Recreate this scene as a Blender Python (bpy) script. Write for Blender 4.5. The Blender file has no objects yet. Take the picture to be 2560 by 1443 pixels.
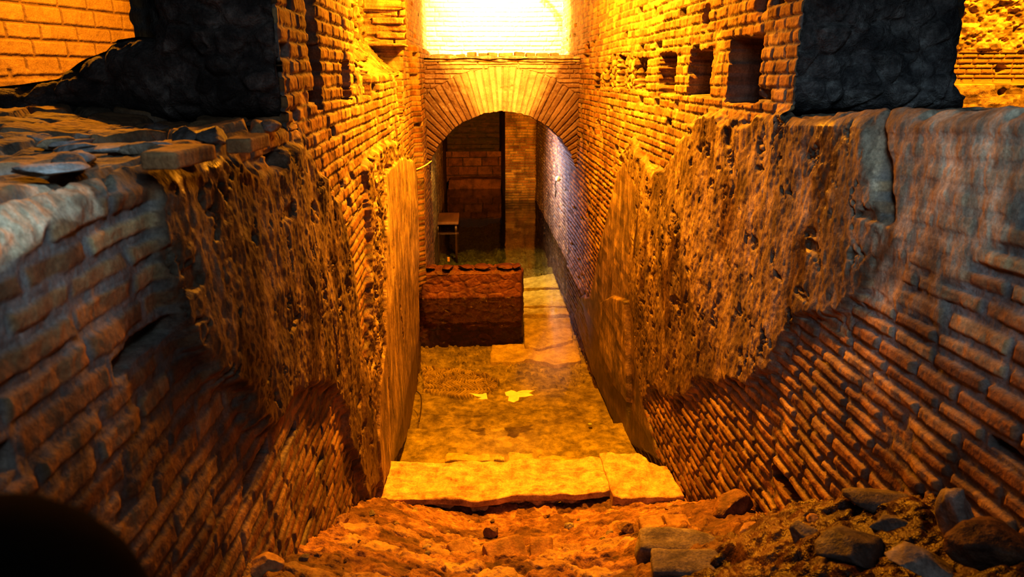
import bpy, bmesh, math, random
import numpy as np
from mathutils import Vector, noise as mn

random.seed(7)
RNG = np.random.RandomState(11)
sc = bpy.context.scene
COL = sc.collection

# ------------------------------------------------------------------ camera model (metres, corridor runs along +Y, eye at origin)
F = 1707.0
PHI = math.atan(536.5 / F)
PSI = math.atan(100 / F * math.cos(PHI))
def ray(px, py):
    r, u, w = px - 1280, 721.5 - py, F
    h = w * math.cos(PHI) + u * math.sin(PHI); z = u * math.cos(PHI) - w * math.sin(PHI)
    return np.array([r * math.cos(PSI) + h * math.sin(PSI), h * math.cos(PSI) - r * math.sin(PSI), z])
def onX(px, py, X): d = ray(px, py); return d * X / d[0]
def onY(px, py, Y): d = ray(px, py); return d * Y / d[1]
def onZ(px, py, Z): d = ray(px, py); return d * Z / d[2]
XL, XR, ZT, ZW, ZF = -0.67, 1.33, -0.165, -2.67, -3.33
def polyX(pts, X): return np.array([[onX(a, b, X)[1], onX(a, b, X)[2]] for a, b in pts])
def polyY(pts, Y): return np.array([[onY(a, b, Y)[0], onY(a, b, Y)[2]] for a, b in pts])
def polyZ(pts, Z): return np.array([[onZ(a, b, Z)[0], onZ(a, b, Z)[1]] for a, b in pts])

# ------------------------------------------------------------------ numpy noise
_T = RNG.rand(256, 256).astype(np.float32)
def vnoise(x, y, seed=0):
    x = np.asarray(x, np.float32) + seed * 17.37; y = np.asarray(y, np.float32) + seed * 9.71
    xi = np.floor(x).astype(np.int32); yi = np.floor(y).astype(np.int32)
    fx = x - xi; fy = y - yi
    fx = fx * fx * fx * (fx * (fx * 6 - 15) + 10); fy = fy * fy * fy * (fy * (fy * 6 - 15) + 10)
    a = _T[xi & 255, yi & 255]; b = _T[(xi + 1) & 255, yi & 255]
    c = _T[xi & 255, (yi + 1) & 255]; d = _T[(xi + 1) & 255, (yi + 1) & 255]
    return (a + (b - a) * fx) * (1 - fy) + (c + (d - c) * fx) * fy
def fbm(x, y, oct=4, seed=0, gain=0.5):
    s = 0; a = 1; t = 0
    for i in range(oct):
        s = s + a * (vnoise(x * 2.03 ** i, y * 2.03 ** i, seed + i * 3) - 0.5); t += a; a *= gain
    return 2 * s / t      # about -1..1
def ss(a, b, x):
    t = np.clip((x - a) / (b - a), 0, 1); return t * t * (3 - 2 * t)
def worley(x, y, seed=0):
    xi = np.floor(x).astype(np.int32); yi = np.floor(y).astype(np.int32)
    f1 = np.full(np.shape(x), 9.0, np.float32); f2 = f1.copy(); idv = np.zeros(np.shape(x), np.float32)
    for i in (-1, 0, 1):
        for j in (-1, 0, 1):
            cx, cy = xi + i, yi + j
            px = cx + _T[(cx + seed * 7) & 255, (cy + seed * 13) & 255]
            py = cy + _T[(cy + 91 + seed) & 255, (cx + 37 + seed * 5) & 255]
            d = np.hypot(x - px, y - py)
            v = _T[(cx + 53) & 255, (cy + 11) & 255]
            new = d < f1
            f2 = np.where(new, f1, np.minimum(f2, d)); idv = np.where(new, v, idv); f1 = np.where(new, d, f1)
    return f1, f2, idv
def sdpoly(x, y, P):
    """signed distance, positive inside"""
    d = np.full(np.shape(x), 1e9, np.float32); ins = np.zeros(np.shape(x), bool)
    n = len(P)
    for i in range(n):
        ax, ay = P[i]; bx, by = P[(i + 1) % n]
        ex, ey = bx - ax, by - ay
        t = np.clip(((x - ax) * ex + (y - ay) * ey) / (ex * ex + ey * ey + 1e-12), 0, 1)
        d = np.minimum(d, np.hypot(x - ax - t * ex, y - ay - t * ey))
        c = ((ay > y) != (by > y))
        ins ^= c & (x < (bx - ax) * (y - ay) / (by - ay + 1e-12) + ax)
    return np.where(ins, d, -d)
def bricks(u, v, pitch, lmin, lmax, mort, seed, round_=0.0045, wob=1.0):
    """course pattern; u along the course, v up. returns brick mask, tone, per-brick offset, id"""
    v2 = v + wob * (0.010 * fbm(u * 1.1, v * 0.8, 2, seed) + 0.0025 * fbm(u * 14, v * 14, 2, seed + 5))
    u2 = u + wob * 0.004 * fbm(u * 16, v * 16, 2, seed + 9)
    k = np.floor(v2 / pitch).astype(int)
    rs = np.random.RandomState(seed + 100)
    kmin, kmax = k.min(), k.max()
    jit = rs.uniform(-0.09, 0.09, 4096) * pitch * wob
    k0 = 2048
    lo = k * pitch + jit[(k + k0)]; hi = (k + 1) * pitch + jit[(k + 1 + k0)]
    dn = v2 < lo; up = v2 >= hi
    k = np.where(dn, k - 1, np.where(up, k + 1, k))
    lo = k * pitch + jit[(k + k0)]; hi = (k + 1) * pitch + jit[(k + 1 + k0)]
    e = np.minimum(v2 - lo, hi - v2)
    du = np.empty_like(u2); bid = np.zeros(u2.shape, int)
    for r in range(k.min(), k.max() + 1):
        m = k == r
        if not m.any(): continue
        rr = np.random.RandomState((seed * 971 + r * 37) % 100000)
        uu = u2[m]
        n = int((uu.max() - uu.min()) / lmin) + 8
        ed = uu.min() - rr.rand() * lmax - 0.3 + np.cumsum(rr.uniform(lmin, lmax, n))
        # anchor the joints to world position so neighbouring blocks agree
        rr2 = np.random.RandomState((seed * 971 + r * 37 + 5) % 100000)
        ed = -8 + np.cumsum(rr2.uniform(lmin, lmax, int(30 / lmin)))
        i = np.searchsorted(ed, uu)
        du[m] = np.minimum(uu - ed[i - 1], ed[i] - uu); bid[m] = i + r * 517
    h1 = np.abs(np.sin(bid * 12.9898 + seed) * 43758.5453) % 1.0
    h2 = np.abs(np.sin(bid * 78.233 + seed * 3) * 24634.6345) % 1.0
    e = np.minimum(e, du) - mort * 0.5 + wob * 0.0022 * fbm(u * 45, v * 45, 2, seed + 2)
    b = ss(0, round_, e)
    return b.astype(np.float32), h1.astype(np.float32), h2.astype(np.float32)

# ------------------------------------------------------------------ object helpers
def tag(o, label=None, cat=None, group=None, kind=None):
    if label: o['label'] = label
    if cat: o['category'] = cat
    if group: o['group'] = group
    if kind: o['kind'] = kind
    return o
def link(name, me, mat, parent=None):
    o = bpy.data.objects.new(name, me); COL.objects.link(o)
    if mat: me.materials.append(mat)
    if parent: o.parent = parent
    return o
def empty(name, loc=(0, 0, 0)):
    o = bpy.data.objects.new(name, None); o.location = loc; COL.objects.link(o); return o
def sheet(name, blocks, mat, parent=None):
    """blocks: list of (P[ni,nj,3], surf[ni,nj,4], keep[ni-1,nj-1] or None, flip)"""
    vs, fs, cs, off = [], [], [], 0
    for P, S, keep, flip in blocks:
        ni, nj = P.shape[:2]
        idx = np.arange(ni * nj).reshape(ni, nj) + off
        q = np.stack([idx[:-1, :-1], idx[1:, :-1], idx[1:, 1:], idx[:-1, 1:]], -1)
        if flip: q = q[..., ::-1]
        q = q[keep] if keep is not None else q.reshape(-1, 4)
        vs.append(P.reshape(-1, 3)); cs.append(S.reshape(-1, 4)); fs.append(q.reshape(-1, 4)); off += ni * nj
    V = np.concatenate(vs).astype(np.float32); Q = np.concatenate(fs).astype(np.int32); C = np.concatenate(cs).astype(np.float32)
    used = np.zeros(len(V), bool); used[Q.ravel()] = True
    remap = np.cumsum(used) - 1
    V = V[used]; C = C[used]; Q = remap[Q].astype(np.int32)
    me = bpy.data.meshes.new(name)
    me.vertices.add(len(V)); me.vertices.foreach_set('co', V.ravel())
    me.loops.add(Q.size); me.loops.foreach_set('vertex_index', Q.ravel())
    me.polygons.add(len(Q)); me.polygons.foreach_set('loop_start', np.arange(0, Q.size, 4, dtype=np.int32))
    me.polygons.foreach_set('use_smooth', np.ones(len(Q), bool))
    me.update(calc_edges=True)
    a = me.color_attributes.new('surf', 'FLOAT_COLOR', 'POINT'); a.data.foreach_set('color', C.ravel())
    return link(name, me, mat, parent)
def S4(b, t, c, d):
    return np.stack(np.broadcast_arrays(b, t, c, d), -1)
def rough_box(name, half, mat, parent=None, r=0.01, amp=0.006, fs=8.0, cuts=8, seed=0, warp=None, loc=(0, 0, 0), rot=(0, 0, 0), surf=(1, .5, 0, 0), amp2=0.0):
    bm = bmesh.new(); bmesh.ops.create_cube(bm, size=2)
    bmesh.ops.subdivide_edges(bm, edges=bm.edges[:], cuts=cuts, use_grid_fill=True)
    hx, hy, hz = half; so = Vector((seed * 3.17, seed * 1.3, seed * 7.7))
    for v in bm.verts:
        p = Vector((v.co.x * hx, v.co.y * hy, v.co.z * hz))
        c = Vector((max(-hx + r, min(hx - r, p.x)), max(-hy + r, min(hy - r, p.y)), max(-hz + r, min(hz - r, p.z))))
        d = p - c
        n = d.normalized() if d.length > 1e-9 else Vector((0, 0, 0))
        q = c + n * r
        q += n * (amp * mn.fractal(q * fs + so, 1.0, 2.0, 4)) + mn.noise_vector(q * fs * 0.35 + so) * amp2
        v.co = Vector(warp(q)) if warp else q
    bmesh.ops.recalc_face_normals(bm, faces=bm.faces)
    me = bpy.data.meshes.new(name); bm.to_mesh(me); bm.free()
    me.polygons.foreach_set('use_smooth', [True] * len(me.polygons))
    a = me.color_attributes.new('surf', 'FLOAT_COLOR', 'POINT')
    a.data.foreach_set('color', list(surf) * len(me.vertices))
    o = link(name, me, mat, parent); o.location = loc; o.rotation_euler = rot
    return o
def rock(name, size, mat, seed, loc, rot=(0, 0, 0), surf=(0, .5, 1, 0), sub=4, facet=0.35, parent=None):
    """angular broken stone: a ball cut by random planes, then roughened"""
    bm = bmesh.new(); bmesh.ops.create_icosphere(bm, subdivisions=sub, radius=1)
    rr = random.Random(seed)
    planes = []
    for _ in range(11):
        n = Vector((rr.gauss(0, 1), rr.gauss(0, 1), rr.gauss(0, 1))).normalized(); planes.append((n, rr.uniform(0.5, 0.85)))
    so = Vector((seed * 2.1, seed * 5.3, 1))
    for v in bm.verts:
        p = v.co.copy()
        for n, d in planes:
            k = p.dot(n)
            if k > d: p -= n * (k - d) * 0.93
        p += v.co * (0.07 * mn.fractal(p * 2.6 + so, 1.0, 2.0, 4))
        v.co = Vector((p.x * size[0], p.y * size[1], p.z * size[2]))
    me = bpy.data.meshes.new(name); bm.to_mesh(me); bm.free()
    me.polygons.foreach_set('use_smooth', [True] * len(me.polygons))
    a = me.color_attributes.new('surf', 'FLOAT_COLOR', 'POINT'); a.data.foreach_set('color', list(surf) * len(me.vertices))
    o = link(name, me, mat, parent); o.location = loc; o.rotation_euler = rot
    return o

# ------------------------------------------------------------------ materials
def nt_new(name):
    m = bpy.data.materials.new(name); m.use_nodes = True; nt = m.node_tree; nt.nodes.clear()
    out = nt.nodes.new('ShaderNodeOutputMaterial'); b = nt.nodes.new('ShaderNodeBsdfPrincipled')
    nt.links.new(b.outputs[0], out.inputs[0]); return m, nt, b, out
def N(nt, t, **k):
    n = nt.nodes.new(t)
    for a, v in k.items(): setattr(n, a, v)
    return n
def noise_n(nt, co, scale, detail=4, rough=0.6, dist=0.0):
    n = N(nt, 'ShaderNodeTexNoise'); n.inputs['Scale'].default_value = scale; n.inputs['Detail'].default_value = detail
    n.inputs['Roughness'].default_value = rough; n.inputs['Distortion'].default_value = dist
    nt.links.new(co, n.inputs['Vector']); return n.outputs['Fac']
def ramp(nt, fac, stops):
    r = N(nt, 'ShaderNodeValToRGB'); e = r.color_ramp.elements
    while len(e) < len(stops): e.new(0.5)
    for i, (p, c) in enumerate(stops):
        e[i].position = p; e[i].color = (*c, 1) if len(c) == 3 else c
    nt.links.new(fac, r.inputs[0]); return r.outputs[0]
def mix(nt, fac, a, b, typ='MIX'):
    m = N(nt, 'ShaderNodeMix', data_type='RGBA', blend_type=typ)
    for s, v in ((m.inputs[0], fac), (m.inputs[6], a), (m.inputs[7], b)):
        if hasattr(v, 'links'): nt.links.new(v, s)
        elif isinstance(v, (int, float)): s.default_value = v
        else: s.default_value = (*v, 1)
    return m.outputs[2]
def math_n(nt, op, a, b=0.0, clamp=False):
    m = N(nt, 'ShaderNodeMath', operation=op, use_clamp=clamp)
    for s, v in ((m.inputs[0], a), (m.inputs[1], b)):
        if hasattr(v, 'links'): nt.links.new(v, s)
        else: s.default_value = v
    return m.outputs[0]
def masonry(name, brick=((.15, .065, .025), (.34, .175, .065), (.54, .37, .16)), mortar=(.22, .185, .145), coat=((.08, .055, .03), (.25, .18, .10), (.46, .36, .22)), dark=0.5, rough=.85, streak=False, fine=1.0, bump=0.35):
    m, nt, b, out = nt_new(name)
    at = N(nt, 'ShaderNodeAttribute', attribute_name='surf')
    sp = N(nt, 'ShaderNodeSeparateColor'); nt.links.new(at.outputs['Color'], sp.inputs[0])
    R, G, B, A = sp.outputs[0], sp.outputs[1], sp.outputs[2], at.outputs['Alpha']
    tc = N(nt, 'ShaderNodeTexCoord').outputs['Object']
    if streak:
        mp = N(nt, 'ShaderNodeMapping'); mp.inputs['Scale'].default_value = (1, 1, .5); nt.links.new(tc, mp.inputs[0]); ts = mp.outputs[0]
    else: ts = tc
    n1 = noise_n(nt, tc, 34 * fine, 4); n2 = noise_n(nt, ts, 5, 5, .62, .4); n3 = noise_n(nt, tc, 120 * fine, 3, .7)
    t = math_n(nt, 'ADD', math_n(nt, 'MULTIPLY', G, .55), math_n(nt, 'MULTIPLY', n1, .45))
    cf = math_n(nt, 'ADD', math_n(nt, 'MULTIPLY', G, 1.25), .42)
    bc = ramp(nt, t, [(.15, brick[0]), (.5, brick[1]), (.85, brick[2])])
    cc = ramp(nt, noise_n(nt, ts, 14, 6, .68, .2), [(.32, coat[0]), (.5, coat[1]), (.68, coat[2])])
    cg = N(nt, 'ShaderNodeCombineColor'); [nt.links.new(cf, cg.inputs[i]) for i in range(3)]
    cc = mix(nt, 1.0, cc, cg.outputs[0], 'MULTIPLY')
    mc = mix(nt, n1, tuple(c * .55 for c in mortar), tuple(min(1, c * 1.5) for c in mortar))
    c = mix(nt, R, mc, bc)
    c = mix(nt, B, c, cc)
    blot = ramp(nt, n2, [(.38, (1 - dark,) * 3), (.6, (1, 1, 1))])
    c = mix(nt, 1.0, c, blot, 'MULTIPLY')
    c = mix(nt, 1.0, c, ramp(nt, n3, [(.3, (.7, .7, .7)), (.7, (1.2, 1.2, 1.2))]), 'MULTIPLY')
    c = mix(nt, A, c, mix(nt, 1.0, c, (.26, .20, .16), 'MULTIPLY'))
    nt.links.new(c, b.inputs['Base Color'])
    rg = math_n(nt, 'SUBTRACT', rough, math_n(nt, 'MULTIPLY', A, .45)); nt.links.new(rg, b.inputs['Roughness'])
    b.inputs['Specular IOR Level'].default_value = .35
    bp = N(nt, 'ShaderNodeBump'); bp.inputs['Strength'].default_value = bump; bp.inputs['Distance'].default_value = .012
    hh = math_n(nt, 'ADD', math_n(nt, 'MULTIPLY', n3, .35), n1)
    hh = math_n(nt, 'ADD', hh, noise_n(nt, ts, 60, 3, .6))
    nt.links.new(hh, bp.inputs['Height']); nt.links.new(bp.outputs[0], b.inputs['Normal'])
    return m
M_WALL = masonry('old_brick_masonry', streak=True, dark=.6)
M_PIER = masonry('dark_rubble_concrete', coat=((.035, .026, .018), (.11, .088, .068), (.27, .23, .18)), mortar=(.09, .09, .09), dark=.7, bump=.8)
M_ARCH = masonry('pale_arch_brick', brick=((.34, .20, .09), (.52, .34, .16), (.68, .50, .28)), mortar=(.40, .27, .14), dark=.3)
M_DIRT = masonry('earth_and_rubble', coat=((.08, .035, .018), (.20, .10, .05), (.36, .21, .10)), fine=.8, bump=.6, dark=.45)
M_FLOOR = masonry('submerged_silt_floor', coat=((.14, .12, .04), (.34, .29, .12), (.52, .45, .22)), brick=((.30, .22, .09), (.46, .36, .16), (.60, .48, .25)), mortar=(.07, .055, .03), dark=.5)
M_SLAB = masonry('pale_travertine_slab', coat=((.20, .10, .04), (.38, .235, .10), (.52, .36, .17)), dark=.2, fine=.7)
M_STONE = masonry('loose_stone', coat=((.10, .09, .075), (.22, .19, .15), (.38, .34, .28)), dark=.35)
M_BACK = masonry('yellow_block_masonry', brick=((.40, .24, .10), (.52, .34, .15), (.62, .44, .22)), mortar=(.26, .17, .09), coat=((.30, .2, .09), (.5, .34, .17), (.62, .46, .26)), dark=.2)
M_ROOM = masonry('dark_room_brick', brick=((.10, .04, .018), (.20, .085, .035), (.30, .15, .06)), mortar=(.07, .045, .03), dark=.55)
M_SUBSLAB = masonry('submerged_slab_stone', coat=((.38, .29, .13), (.54, .43, .22), (.68, .56, .32)), dark=.3)
M_PART = masonry('dark_red_wet_masonry', brick=((.06, .02, .012), (.12, .042, .022), (.19, .08, .04)), mortar=(.05, .02, .012), coat=((.05, .02, .012), (.11, .042, .022), (.19, .085, .04)), dark=.5, rough=.6)
def plain(name, col, rough=.6, nscale=12, var=.35, metallic=0, grain=None):
    m, nt, b, out = nt_new(name)
    tc = N(nt, 'ShaderNodeTexCoord').outputs['Object']
    if grain:
        mp = N(nt, 'ShaderNodeMapping'); mp.inputs['Scale'].default_value = grain; nt.links.new(tc, mp.inputs[0]); tc = mp.outputs[0]
    n = noise_n(nt, tc, nscale, 5)
    c = ramp(nt, n, [(.3, tuple(x * (1 - var) for x in col)), (.7, tuple(min(1, x * (1 + var)) for x in col))])
    nt.links.new(c, b.inputs['Base Color']); b.inputs['Roughness'].default_value = rough; b.inputs['Metallic'].default_value = metallic
    bp = N(nt, 'ShaderNodeBump'); bp.inputs['Strength'].default_value = .2; bp.inputs['Distance'].default_value = .004
    nt.links.new(n, bp.inputs['Height']); nt.links.new(bp.outputs[0], b.inputs['Normal'])
    return m
M_WOOD = plain('wet_plank_wood', (.16, .06, .018), .5, 6, .4, grain=(1, .15, 1))
M_LEAF = plain('pale_dry_leaf', (.55, .36, .15), .5, 20, .15)
M_WIRE = plain('dark_wire', (.04, .03, .02), .5)
M_COIN = plain('blue_grey_disc', (.35, .45, .5), .4)
M_POST = plain('dark_rounded_post', (.004, .003, .002), 1.0, 5, .2)
M_POST.node_tree.nodes['Principled BSDF'].inputs['Specular IOR Level'].default_value = .02
M_KNOB = plain('pale_lamp_fitting', (.75, .7, .6), .4)

# water: clear, slightly green, fresnel reflection, gentle ripples
def water_mat():
    m = bpy.data.materials.new('clear_still_water'); m.use_nodes = True; nt = m.node_tree; nt.nodes.clear()
    out = N(nt, 'ShaderNodeOutputMaterial'); tr = N(nt, 'ShaderNodeBsdfTransparent'); gl = N(nt, 'ShaderNodeBsdfGlossy'); mx = N(nt, 'ShaderNodeMixShader')
    tr.inputs[0].default_value = (.80, .79, .46, 1); gl.inputs['Roughness'].default_value = .06
    fr = N(nt, 'ShaderNodeFresnel'); fr.inputs[0].default_value = 1.33
    tc = N(nt, 'ShaderNodeTexCoord').outputs['Object']
    mp = N(nt, 'ShaderNodeMapping'); mp.inputs['Scale'].default_value = (1, .5, 1); nt.links.new(tc, mp.inputs[0])
    h = math_n(nt, 'ADD', noise_n(nt, mp.outputs[0], 9, 2, .5), math_n(nt, 'MULTIPLY', noise_n(nt, mp.outputs[0], 2.2, 2, .5), 1.6))
    bp = N(nt, 'ShaderNodeBump'); bp.inputs['Strength'].default_value = .12; bp.inputs['Distance'].default_value = .01
    nt.links.new(h, bp.inputs['Height']); nt.links.new(bp.outputs[0], gl.inputs['Normal']); nt.links.new(bp.outputs[0], fr.inputs['Normal'])
    nt.links.new(math_n(nt, 'MULTIPLY', fr.outputs[0], 1.7, True), mx.inputs[0])
    nt.links.new(tr.outputs[0], mx.inputs[1]); nt.links.new(gl.outputs[0], mx.inputs[2]); nt.links.new(mx.outputs[0], out.inputs[0])
    return m
M_WATER = water_mat()

# ------------------------------------------------------------------ corridor side walls
ROUGH_L = polyX([(335, 395), (420, 385), (520, 385), (650, 395), (715, 360), (745, 345), (775, 420), (835, 500), (850, 620), (880, 760), (900, 900), (925, 1060), (935, 1200), (905, 1250), (870, 1130), (845, 1000), (790, 960), (700, 985), (640, 1110), (600, 1080), (585, 985), (500, 930), (430, 900), (385, 770), (350, 640), (325, 500)], XL)
SMOOTH_L = polyX([(950, 430), (985, 395), (1020, 400), (1030, 440), (1036, 640), (1036, 860), (1028, 980), (1010, 1080), (965, 1160), (935, 1220), (925, 1100), (932, 960), (945, 860), (948, 640)], XL)
EDGE_L = polyX([(905, 410), (935, 365), (985, 350), (1020, 400), (950, 430), (948, 700), (945, 860), (925, 1060), (900, 1000), (915, 820), (915, 600)], XL)
SMOOTH_R = polyX([(1552, 430), (1572, 400), (1604, 470), (1585, 600), (1582, 745), (1600, 800), (1598, 900), (1620, 1020), (1655, 1150), (1560, 1100), (1490, 940), (1440, 790), (1455, 740), (1478, 745), (1505, 620)], XR)
PANEL_R = polyX([(1520, 755), (1545, 740), (1583, 752), (1588, 1010), (1540, 950), (1518, 900)], XR)
ROUGH_R = polyX([(1560, 385), (1590, 350), (1640, 430), (1700, 385), (1745, 300), (1800, 285), (1880, 295), (1960, 268), (2060, 262), (2205, 290), (2215, 420), (2230, 560), (2290, 640), (2230, 700), (2110, 790), (2010, 800), (1950, 900), (1890, 960), (1785, 960), (1700, 1000), (1640, 975), (1610, 1010), (1590, 900), (1583, 750), (1585, 600), (1600, 470)], XR)
THIN_R = polyX([(2190, 270), (2560, 240), (2900, 240), (2900, 640), (2560, 660), (2420, 740), (2250, 800), (2180, 780)], XR)
def band(y, z, P, w, warp, seed):
    return sdpoly(y + warp * fbm(y * 7, z * 7, 4, seed), z + warp * fbm(y * 7, z * 7, 4, seed + 21), P)
def hole(y, z, y0, y1, z0, z1, wob=.012, seed=0):
    yy = y + wob * fbm(y * 18, z * 18, 3, seed); zz = z + wob * fbm(y * 18, z * 18, 3, seed + 4)
    return np.minimum(np.minimum(yy - y0, y1 - yy), np.minimum(zz - z0, z1 - zz))
def wallH(side, s, y):
    L = side == 'L'; sd = 3 if L else 8
    near = ss(2.6, 1.2, y)
    bA, tA, oA = bricks(y, s, .057, .09, .17, .010, sd)
    bB, tB, oB = bricks(y, s, .060 if L else .058, .15, .27, .017 if L else .020, sd + 1, .007, 1.3 if L else 1.0)
    lowm = s < (-0.75 if L else -0.9) + .0 * y
    lowm = lowm | (y < 2.2)
    b = np.where(lowm, bB, bA); t = np.where(lowm, tB, tA); o = np.where(lowm, oB, oA)
    miss = (o > .965)
    h = b * (np.where(lowm, .010 if L else .015, .0085) + .009 * (o - .5)) * np.where(miss, -.6, 1) - .045 * miss * b
    h = h + b * .004 * fbm(y * 30, s * 30, 3, sd) + (1 - b) * .003 * fbm(y * 60, s * 60, 2, sd)
    h = h - .012 * ss(.2, .7, fbm(y * 5, s * 5, 3, sd + 40)) * b
    if L: h = np.where(lowm, h * .7 + .012 * near * fbm(y * 9, s * 9, 4, 71), h)
    b = np.where(miss, b * .35, b)
    coat = np.zeros_like(h); darkening = np.zeros_like(h); tone = t.copy()  # this mask holds real damp and blotches plus shade put into the colour
    # rough concrete coat
    rp = ROUGH_L if L else ROUGH_R
    d = band(y, s, rp, 0, .06, sd + 3)
    c = ss(-.012, .03, d); tone = np.where(c > .4, .36, tone)
    big = fbm(y * 3.5, s * 1.8, 4, sd + 6); mid = fbm(y * 15, s * 9, 4, sd + 7); fine = fbm(y * 45, s * 32, 3, sd + 8)
    pits = ss(.26, .50, fbm(y * 13 + .8 * fbm(y * 9, s * 9, 2, sd), s * 11, 5, sd + 15, .62))
    hc = .042 + .022 * big + .005 * mid + .0055 * fine - .017 * pits
    h = h * (1 - c) + hc * c; coat = np.maximum(coat, c * .96); darkening = np.maximum(darkening, c * .9 * ss(.02, .42, fbm(y * 3.6, s * 1.5, 5, sd + 16, .6))); darkening = np.maximum(darkening, c * .6 * pits)
    if L:
        darkening = np.maximum(darkening, c * .8 * ss(.16, -.10, sdist_line(y, s, DARKL)))
        d = band(y, s, EDGE_L, 0, .05, 31); c = ss(-.01, .03, d)
        h = h * (1 - c) + (.04 + .02 * mid + .010 * fine - .03 * pits) * c; coat = np.maximum(coat, c * .9)
        d = band(y, s, SMOOTH_L, 0, .02, 32); c = ss(-.004, .012, d)
        h = h * (1 - c) + (.055 + .006 * fbm(y * 9, s * 1.2, 3, 33) - .006 * ss(.4, .7, fbm(y * 40, s * 8, 3, 34))) * c
        coat = np.where(c > .5, 1.0, coat); tone = np.where(c > .5, .95, tone); darkening = darkening * (1 - c)
        sm = c
        d = band(y, s, np.array([(.93, -.235), (1.16, -.225), (1.27, -.17), (1.25, -.09), (.93, -.07)]), 0, .05, 38); c = ss(-.01, .02, d)
        h = h * (1 - c) + (.012 + .006 * mid + .004 * fine) * c; coat = np.maximum(coat, c); tone = np.where(c > .4, 1.3, tone); darkening = darkening * (1 - c)
        # cracks in the coat
        for (pa, pb) in (((920, 440), (940, 560)), ((735, 690), (775, 800)), ((800, 760), (830, 980)), ((880, 1120), (885, 1300)), ((985, 770), (995, 860)), ((925, 700), (935, 900))):
            A = onX(*pa, XL)[1:]; Bp = onX(*pb, XL)[1:]
            dd = segd(y + .02 * fbm(y * 10, s * 10, 3, 41), s, A, Bp); w = .02
            cr = ss(w, w * .3, dd); h = h - .05 * cr; darkening = np.maximum(darkening, cr * .9)
        for (a, bq, wy, wz) in (((770, 105), (806, 275), 0, 0), ((845, 150), (878, 252), 0, 0), ((905, 120), (930, 240), 0, 0)):
            A = onX(*a, XL); Bp = onX(*bq, XL)
            q = hole(y, s, A[1], Bp[1], Bp[2], A[2], .015, 51); k = ss(0, .012, q); h = h - .22 * k; darkening = np.maximum(darkening, .5 * k); b = b * (1 - k); coat = np.maximum(coat, k)  # cavity interiors get a darker colour, as in shade
        # broken groove running up above the first cavity
        q = hole(y, s, 2.98, 3.16, .02, 1.6, .03, 52); k = ss(0, .02, q); h = h - .10 * k; b = b * (1 - k); coat = np.maximum(coat, k * .8)
        # lost facing: exposed core between the near stretch and the brick stub
        f1, f2, iv = worley(y * 9, s * 9, 3)
        core = .07 * ss(0, .35, f2 - f1) + .03 * fbm(y * 12, s * 12, 3, 61)
        q = hole(y, s, 4.15, 7.15, -.02, 2.2, .05, 62)
        k = ss(0, .05, q)
        dep = .10 + .30 * ss(4.3, 5.2, y + .25 * fbm(y * 3, s * 3, 2, 63)) * ss(-.1, .34, s)
        h = h * (1 - k) + (-dep + core) * k; b = b * (1 - k); coat = np.maximum(coat, k * .9); tone = np.where(k > .5, iv, tone)
        q = hole(y, s, 6.3, 6.8, -.45, .0, .06, 64); k = ss(0, .04, q); h = h - .08 * k; coat = np.maximum(coat, .8 * k)
        # small pier in front of the arch stands 8 cm proud
        k = ss(7.78, 7.80, y); h = h + .085 * k * (s < .3)
        # low arched drain beside the cross wall
        A = onX(1052, 745, XL); ya = 8.05
        q = .62 - np.hypot((y - ya) * 1.8, (s + 3.0) * .78); k = ss(0, .02, q) * (y > 6); h = h - .35 * k; darkening = np.maximum(darkening, k)  # opening coloured dark inside, standing in for shade
    else:
        d = band(y, s, THIN_R, 0, .10, 35); c = .82 * ss(-.02, .08, d + .12 * fbm(y * 5, s * 6, 3, 88)); h = h * (1 - c) + (.02 + .012 * mid) * c; coat = np.maximum(coat, c); tone = np.where(c > .4, .8, tone)
        d = band(y, s, SMOOTH_R, 0, .02, 32); c = ss(-.006, .016, d)
        h = h * (1 - c) + (.03 + .002 * fbm(y * 8, s * 1.2, 3, 33)) * c; coat = np.where(c > .5, .85, coat); darkening = darkening * (1 - c) + c * (.25 + .6 * ss(-1.9, -2.4, s))
        d = band(y, s, PANEL_R, 0, .006, 36); c = ss(-.004, .01, d)
        h = h * (1 - c) + (.075 + .004 * fbm(y * 12, s * 1.0, 3, 37)) * c; coat = np.where(c > .5, 1.0, coat); darkening = darkening * (1 - .8 * c)
        # vertical flue-like groove under the ledge, by the corner
        dd = segd(y, s, onX(2195, 330, XR)[1:], onX(2235, 560, XR)[1:]); cr = ss(.05, .01, dd); h = h - .035 * cr
        # row of beam sockets
        NI = [((1730, 125), (1775, 245)), ((1830, 95), (1893, 265)), ((1652, 133), (1686, 240)), ((1594, 148), (1614, 225)), ((1552, 140), (1566, 225)), ((1518, 155), (1530, 222)), ((1490, 185), (1500, 228))]
        for i, (a, bq) in enumerate(NI):
            A = onX(*a, XR); Bp = onX(*bq, XR); y0, y1 = sorted((A[1], Bp[1]))
            q = hole(y, s, y0, y1, Bp[2], A[2], .014 + .004 * i, 70 + i); k = ss(0, .012, q)
            h = h - (.30 if i < 5 else .16) * k; b = b * (1 - k); coat = np.maximum(coat, .6 * k); darkening = np.maximum(darkening, .9 * k)  # socket interiors darkened in the colour, for the shade of the recess
        # rubbly patch around the farther sockets
        q = hole(y, s, 5.6, 7.2, -.14, .16, .08, 81); k = ss(0, .06, q)
        f1, f2, iv = worley(y * 11, s * 13, 5); h = h * (1 - .8 * k) + (-.03 + .05 * ss(0, .3, f2 - f1)) * k * .8; coat = np.maximum(coat, .8 * k)
        q = hole(y, s, 8.05, 8.4, .02, .34, .05, 82); k = ss(0, .04, q); h = h - .08 * k
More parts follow.
